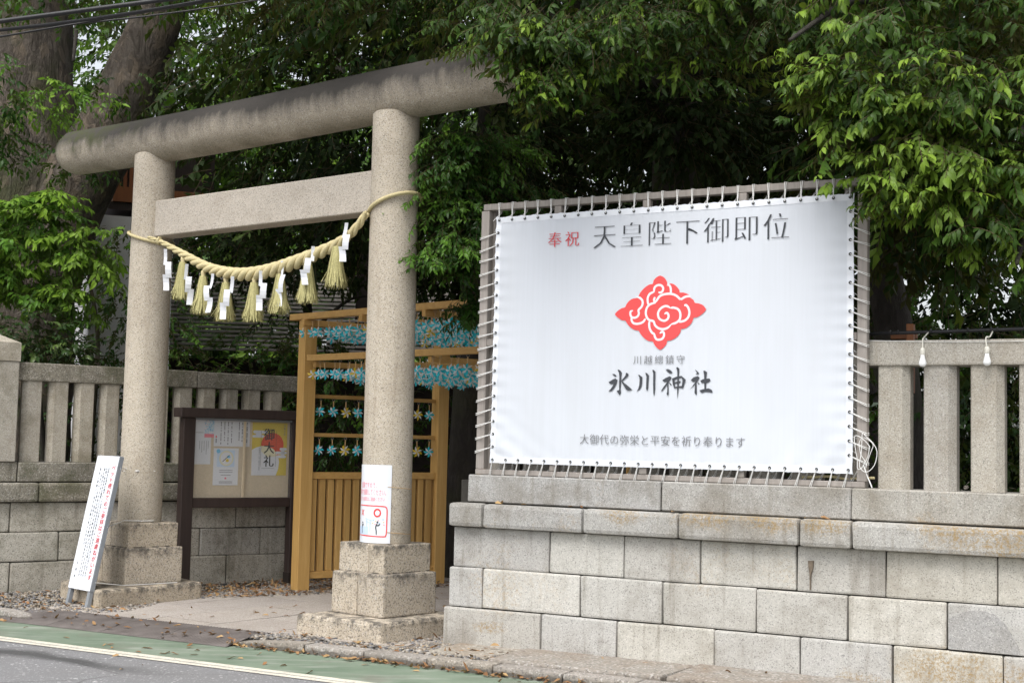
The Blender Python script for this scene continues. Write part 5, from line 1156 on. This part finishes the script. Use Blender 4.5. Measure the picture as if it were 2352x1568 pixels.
# drooping small tree between pillar and banner
t = tree('drooping_tree', 'small drooping evergreen tree between the right pillar and the banner', (.5, 12.0, 0))
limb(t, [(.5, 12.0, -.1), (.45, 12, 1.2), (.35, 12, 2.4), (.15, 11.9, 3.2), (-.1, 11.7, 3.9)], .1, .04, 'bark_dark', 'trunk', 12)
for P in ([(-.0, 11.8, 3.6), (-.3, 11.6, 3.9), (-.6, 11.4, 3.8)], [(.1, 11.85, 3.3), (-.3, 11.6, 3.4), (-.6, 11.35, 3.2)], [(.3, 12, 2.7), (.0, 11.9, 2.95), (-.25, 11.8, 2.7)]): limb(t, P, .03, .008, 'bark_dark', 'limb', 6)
crown('crown', t, 'leaf_mid', [((-.5, 11.3, 3.95), (.42, .32, .36), 4.5), ((-.52, 11.3, 3.5), (.42, .3, .25), 4), ((-.5, 11.3, 3.12), (.44, .34, .22), 4), ((-.12, 11.5, 3.6), (.46, .3, .66), 5), ((-.3, 11.75, 2.66), (.24, .25, .2), 1.4)], 1250, .062, .024, .17, 10, 41, droop=.45, young=.4, dark=.5, away=(-.2, 12.2, 3.6), down=.4, clump=9, bl=.34)
# fresh green shrubs at the left
t = tree('leafy_shrub', 'fresh light green shrub spilling over the left fence', (-5.0, 15.2, 0), cat='shrub')
for P in ([(-4.6, 15.3, 0), (-4.55, 15.2, 1.6), (-4.5, 15.1, 2.6), (-4.6, 15, 3.3)], [(-5.1, 15.3, 0), (-5.2, 15.2, 2), (-5.1, 15, 3.6)]): limb(t, P, .045, .015, 'bark', 'stem', 8)
crown('crown', t, 'leaf_light', [((-5.1, 14.7, 3.9), (.62, .45, .42), 4), ((-5.6, 14.6, 3.6), (.5, .4, .5), 3), ((-4.62, 14.75, 3.45), (.45, .4, .38), 3.5), ((-5.25, 14.7, 3.25), (.5, .4, .35), 3), ((-4.75, 14.7, 3.05), (.35, .35, .2), 1.4)], 620, .105, .044, .24, 9, 51, young=.7, dark=.7, droop=.35, clump=8, bl=.42)
t = tree('glossy_shrub', 'dark glossy shrub with pale new tips beside the peaked fence post', (-4.9, 15.0, 0), cat='shrub')
limb(t, [(-4.95, 15.1, 0), (-5.0, 15, 1.4), (-5.1, 14.8, 2.5)], .05, .02, 'bark_dark', 'stem', 8)
crown('crown', t, 'leaf_gloss', [((-5.05, 14.5, 2.62), (.42, .4, .28), 3), ((-4.72, 14.55, 2.42), (.33, .3, .17), 2)], 230, .075, .036, .16, 9, 61, young=.2, dark=.55, droop=.1)
# dark shrubbery in the precinct
for nm, lb, b, bl, n, sd in (('dark_shrub', 'dark dense shrub behind the left pillar and old fence', (-4.2, 16.4, 0), [((-4.3, 16.0, 2.9), (.9, .6, 1.2), 3), ((-4.6, 16.2, 1.6), (1, .6, 1.2), 2)], 420, 71),
        ('dark_shrub', 'dark small leaved shrub in front of the shingle roof between the pillars', (-2.9, 17.2, 0), [((-3.2, 17, 2.15), (1.0, .6, .75), 3), ((-2.5, 17.2, 2.5), (.5, .4, .5), .8), ((-1.9, 16.6, 1.9), (.75, .5, .75), 2.6)], 560, 72),
        ('dark_shrub', 'dark shrub behind the slatted panel of the cedar rack', (-.8, 17.6, 0), [((-1.0, 17.6, 1.3), (1.4, .5, 1.2), 3)], 320, 73),
        ('dark_shrub', 'dark shrub seen through the picket fence right of the banner', (3.6, 12.6, 0), [((4.2, 12.3, 1.9), (1.2, .5, .9), 3), ((2.0, 13, 1.7), (1.6, .5, 1.0), 2), ((4.6, 13.2, 3.1), (1.3, .6, .7), 2.5)], 640, 74)):
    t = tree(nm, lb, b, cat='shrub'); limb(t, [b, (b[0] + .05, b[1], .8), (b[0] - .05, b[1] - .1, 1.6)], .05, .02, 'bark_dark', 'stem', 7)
    crown('crown', t, 'leaf_mid', bl, n, .075, .034, .2, 10, sd, fine=False, young=.12, dark=.35, shell=.2)
t = tree('slender_tree', 'slender dark tree with hanging twigs in front of the shingle roof', (-2.55, 18.3, 0))
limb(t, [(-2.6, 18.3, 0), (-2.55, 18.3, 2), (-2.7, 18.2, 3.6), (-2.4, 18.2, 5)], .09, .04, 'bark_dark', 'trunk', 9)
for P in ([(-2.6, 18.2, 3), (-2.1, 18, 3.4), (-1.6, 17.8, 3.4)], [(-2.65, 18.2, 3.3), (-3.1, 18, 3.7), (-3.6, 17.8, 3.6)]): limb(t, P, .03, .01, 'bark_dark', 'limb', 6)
crown('crown', t, 'leaf_far', [((-2.6, 17.8, 4.1), (1.3, .7, .55), 3), ((-3.7, 17.8, 3.9), (.6, .5, .7), 1.2), ((-2.9, 17.6, 3.1), (.5, .4, .5), .35)], 420, .1, .042, .28, 10, 81, fine=False, young=.1, dark=.35)
# woodland behind
far = [(-9.5, 23, 9, 'broad dark woodland tree at the far left behind the old tree'), (-6.6, 26, 11, 'tall woodland tree behind the white building'), (-3.2, 25, 11, 'bright green woodland tree above the left half of the gate beam'), (-.4, 28, 12, 'tall woodland tree behind the middle of the gate'), (2.6, 23, 10, 'dark woodland tree behind the oak trunk'), (5.6, 22, 10, 'dark woodland tree behind the right fence'), (8.6, 20, 9, 'dark woodland tree beyond the right edge of the fence'), (1.2, 33, 13, 'farthest tall woodland tree behind the gate'), (-7.5, 36, 14, 'farthest tall woodland tree at the left')]
for i, (x, y, h, lb) in enumerate(far):
    t = tree('woodland_tree', lb, (x, y, 0), 'woodland trees behind the shrine')
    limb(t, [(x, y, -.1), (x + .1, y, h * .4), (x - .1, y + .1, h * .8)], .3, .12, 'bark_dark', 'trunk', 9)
    bl = [((x + rnd.uniform(-1, 1), y + rnd.uniform(-.6, .6), h * .62), (2.6, 1.6, h * .33), 3), ((x + rnd.uniform(-1.2, 1.2), y - .5, h * .30), (2.3, 1.2, h * .22), 2), ((x, y, 1.6), (2.2, 1.0, 1.6), 1.2)]
    br = i in (2, 3); nn = 1900 if i in (2, 3, 4, 5, 7) else 1250
    crown('crown', t, 'leaf_light' if br else 'leaf_far', bl, nn, .2, .085, .5, 12, 100 + i, fine=False, stem=False, young=.3 if br else .12, dark=.5 if br else .38, shell=.25)
for x, y, h, rx, lb in ((-.52, 16.1, 8.2, 3.6, 'dark trunked spreading tree behind the cedar rack, crown added for shade'), (4.5, 17.5, 7.2, 4.0, 'high spreading tree added to shade the ground behind the banner')):  # overhead crowns, and the whole second tree, added to block light
    t = tree('shade_tree', lb, (x, y, 0)); limb(t, [(x, y, -.1), (x + .1, y, h * .4), (x + .4, y + .3, h)], .24, .14, 'bark_dark', 'trunk', 14)
    crown('crown', t, 'leaf_far', [((x, y + 1, h), (rx, 2.6, 1.7), 3), ((x, y - 2.5, h + .8), (rx, 2.4, 1.3), 2)], 1900, .2, .085, .5, 12, 300 + int(x), fine=False, stem=False, young=.06, dark=.3, shell=.1)
# hedge that closes the precinct far behind
t = tree('hedge', 'long dark clipped hedge closing the precinct behind the trees', (0, 30, 0), cat='hedge')
for k in range(5): limb(t, [(-12 + 6 * k, 30, 0), (-12 + 6 * k, 30, 1.5)], .06, .03, 'bark_dark', 'stem', 6)
crown('foliage', t, 'leaf_far', [((x, 30, 2.0), (3, .8, 2.6), 1) for x in range(-16, 17, 4)], 1700, .3, .14, .6, 10, 200, fine=False, stem=False, young=.05, dark=.3, shell=.1)

# ------------------------------------------------------------------ gravel and fallen leaves
def inside(P, poly):
    x, y = P[:, 0], P[:, 1]; c = np.zeros(len(P), bool)
    for i in range(len(poly)):
        (x0, y0), (x1, y1) = poly[i - 1], poly[i]
        k = (y0 > y) != (y1 > y); xi = x0 + (y - y0) * (x1 - x0) / (y1 - y0 + 1e-12); c ^= k & (x < xi)
    return c
g = np.random.default_rng(5)
xy = lambda v: (v.x, v.y)
areas = [[xy(ROAD(-7, -.14)), xy(ROAD(-3.2, -.14)), xy(ROAD(-2.55, -.43)), (-3.3, 12.3), (-3.1, 13.4), xy(WL(1.9, .0)), xy(WL(-2.5, .0))],
         [xy(ROAD(-.62, -.16)), xy(ROAD(1.55, -.155)), xy(WR(.62, .02)), xy(WR(-.1, -.3)), (-.5, 11.5), (-.95, 10.8), (-1.7, 11.15), xy(ROAD(-.7, -.42))],
         [(-2.95, 13.35), xy(GA(-.2, .35)), xy(GA(1.9, .3)), xy(GA(1.9, -1.2)), xy(WL(3.2, 0)), xy(WL(1.6, 0))]]
ico = bmesh.new(); bmesh.ops.create_icosphere(ico, subdivisions=1, radius=1); IV = np.array([v.co[:] for v in ico.verts]); IF = np.array([[v.index for v in f.verts] for f in ico.faces]); ico.free()
VV = []; FF = []; TT = []; nb0 = 0
pal = np.array([(.30, .27, .23), (.22, .21, .20), (.36, .31, .24), (.17, .17, .18), (.40, .37, .33), (.24, .19, .14), (.13, .12, .11)])
for ai, (poly, n) in enumerate(zip(areas, (7500, 3200, 3600))):
    poly_ = np.array(poly); lo, hi = poly_.min(0), poly_.max(0); Q = g.uniform(lo, hi, (n * 4, 2)); Q = Q[inside(Q, poly)][:n]; k = len(Q)
    s = g.uniform(.007, .017, k) * (1 + (g.random(k) < .06) * .5); sc = np.stack([s * g.uniform(.8, 1.3, k), s * g.uniform(.8, 1.2, k), s * g.uniform(.45, .75, k)], 1)
    an = g.uniform(0, 6.3, k); ca, sa = np.cos(an), np.sin(an); B = IV[None] * (1 + g.normal(0, .1, (k, len(IV), 1))) * sc[:, None]
    X = np.stack([B[..., 0] * ca[:, None] - B[..., 1] * sa[:, None] + Q[:, 0:1], B[..., 0] * sa[:, None] + B[..., 1] * ca[:, None] + Q[:, 1:2], B[..., 2] + (.032 + s * .4 + g.uniform(0, .016, k))[:, None]], -1)
    VV.append(X.reshape(-1, 3)); FF.append((IF[None] + (np.arange(k) * len(IV))[:, None, None] + nb0).reshape(-1, 3)); nb0 += k * len(IV)
    c = pal[g.integers(0, len(pal), k)] * g.uniform(.6, 1.05, (k, 1)); T = np.ones((k, len(IV), 4)); T[..., :3] = c[:, None]; TT.append(T.reshape(-1, 4))
tag(obj('gravel', mesh_np('gravel', np.concatenate(VV), np.concatenate(FF), 'pebble', tint=np.concatenate(TT), smooth=True)), 'loose grey and tan gravel round the gate bases', 'gravel', kind='stuff')
Q = []; Z = []
def add(n, fn, zf):
    for _ in range(n):
        p = fn(); Q.append((p.x, p.y)); Z.append(zf(p))
add(330, lambda: ROAD(g.uniform(-.7, 4.5), abs(g.normal(.012, .035)), 0), lambda p: .012 + abs(g.normal(0, .012)))       # drift along the kerb
add(60, lambda: ROAD(g.uniform(-6, -2.9), abs(g.normal(.02, .05)), 0), lambda p: .014)
add(40, lambda: ROAD(g.uniform(-4, 3), g.uniform(.05, .7), 0), lambda p: .012)
add(60, lambda: ROAD(g.uniform(-3.1, -.6), g.uniform(-.4, .05), 0), lambda p: .04 + .1 * max(0, -road_t(p)) * .6)
add(70, lambda: TOR(g.uniform(-1.2, 1.4), g.uniform(-3, 1.0), 0), lambda p: .062)
add(12, lambda: ROAD(g.uniform(-4, 2), g.uniform(.9, 2), 0), lambda p: .01)
add(12, lambda: WR(g.uniform(.1, 4.5), g.uniform(-.01, .03), 0), lambda p: 1.137)
add(8, lambda: WR(g.uniform(.2, 3), g.uniform(.05, .25), 0), lambda p: .1)
for poly, n in zip(areas, (330, 90, 1100)):
    poly_ = np.array(poly); lo, hi = poly_.min(0), poly_.max(0); A = g.uniform(lo, hi, (n * 4, 2)); A = A[inside(A, poly)][:n]
    Q += [tuple(a) for a in A]; Z += list(g.uniform(.05, .072, len(A)))
Q = np.array(Q); Z = np.array(Z); k = len(Q); lv, lf = leaf_geo(.062, .024, .12, True)
d = g.normal(size=(k, 3)); d[:, 2] *= .22; up = g.normal(0, .3, (k, 3)); up[:, 2] = 1
X = np.einsum('nij,vj->nvi', rot_from(d, up), lv - np.array([.03, 0, 0])) * g.uniform(.6, 1.3, k)[:, None, None]; X[..., 2] *= g.uniform(.5, 2.2, k)[:, None]; X += np.concatenate([Q, Z[:, None]], 1)[:, None]
X[..., 2] = np.maximum(X[..., 2], Z[:, None] - .006)
T = np.zeros((k, len(lv), 4)); T[..., 3] = 1; T[..., 0] = g.random(k)[:, None]; T[..., 1] = (g.random(k) ** 2)[:, None]
tag(obj('leaf_litter', mesh_np('leaf_litter', X.reshape(-1, 3), (lf[None] + (np.arange(k) * len(lv))[:, None, None]).reshape(-1, 3), 'leaf_dry', tint=T.reshape(-1, 4))), 'dry brown fallen leaves along the kerb, gravel and paving', 'fallen leaves', kind='stuff')
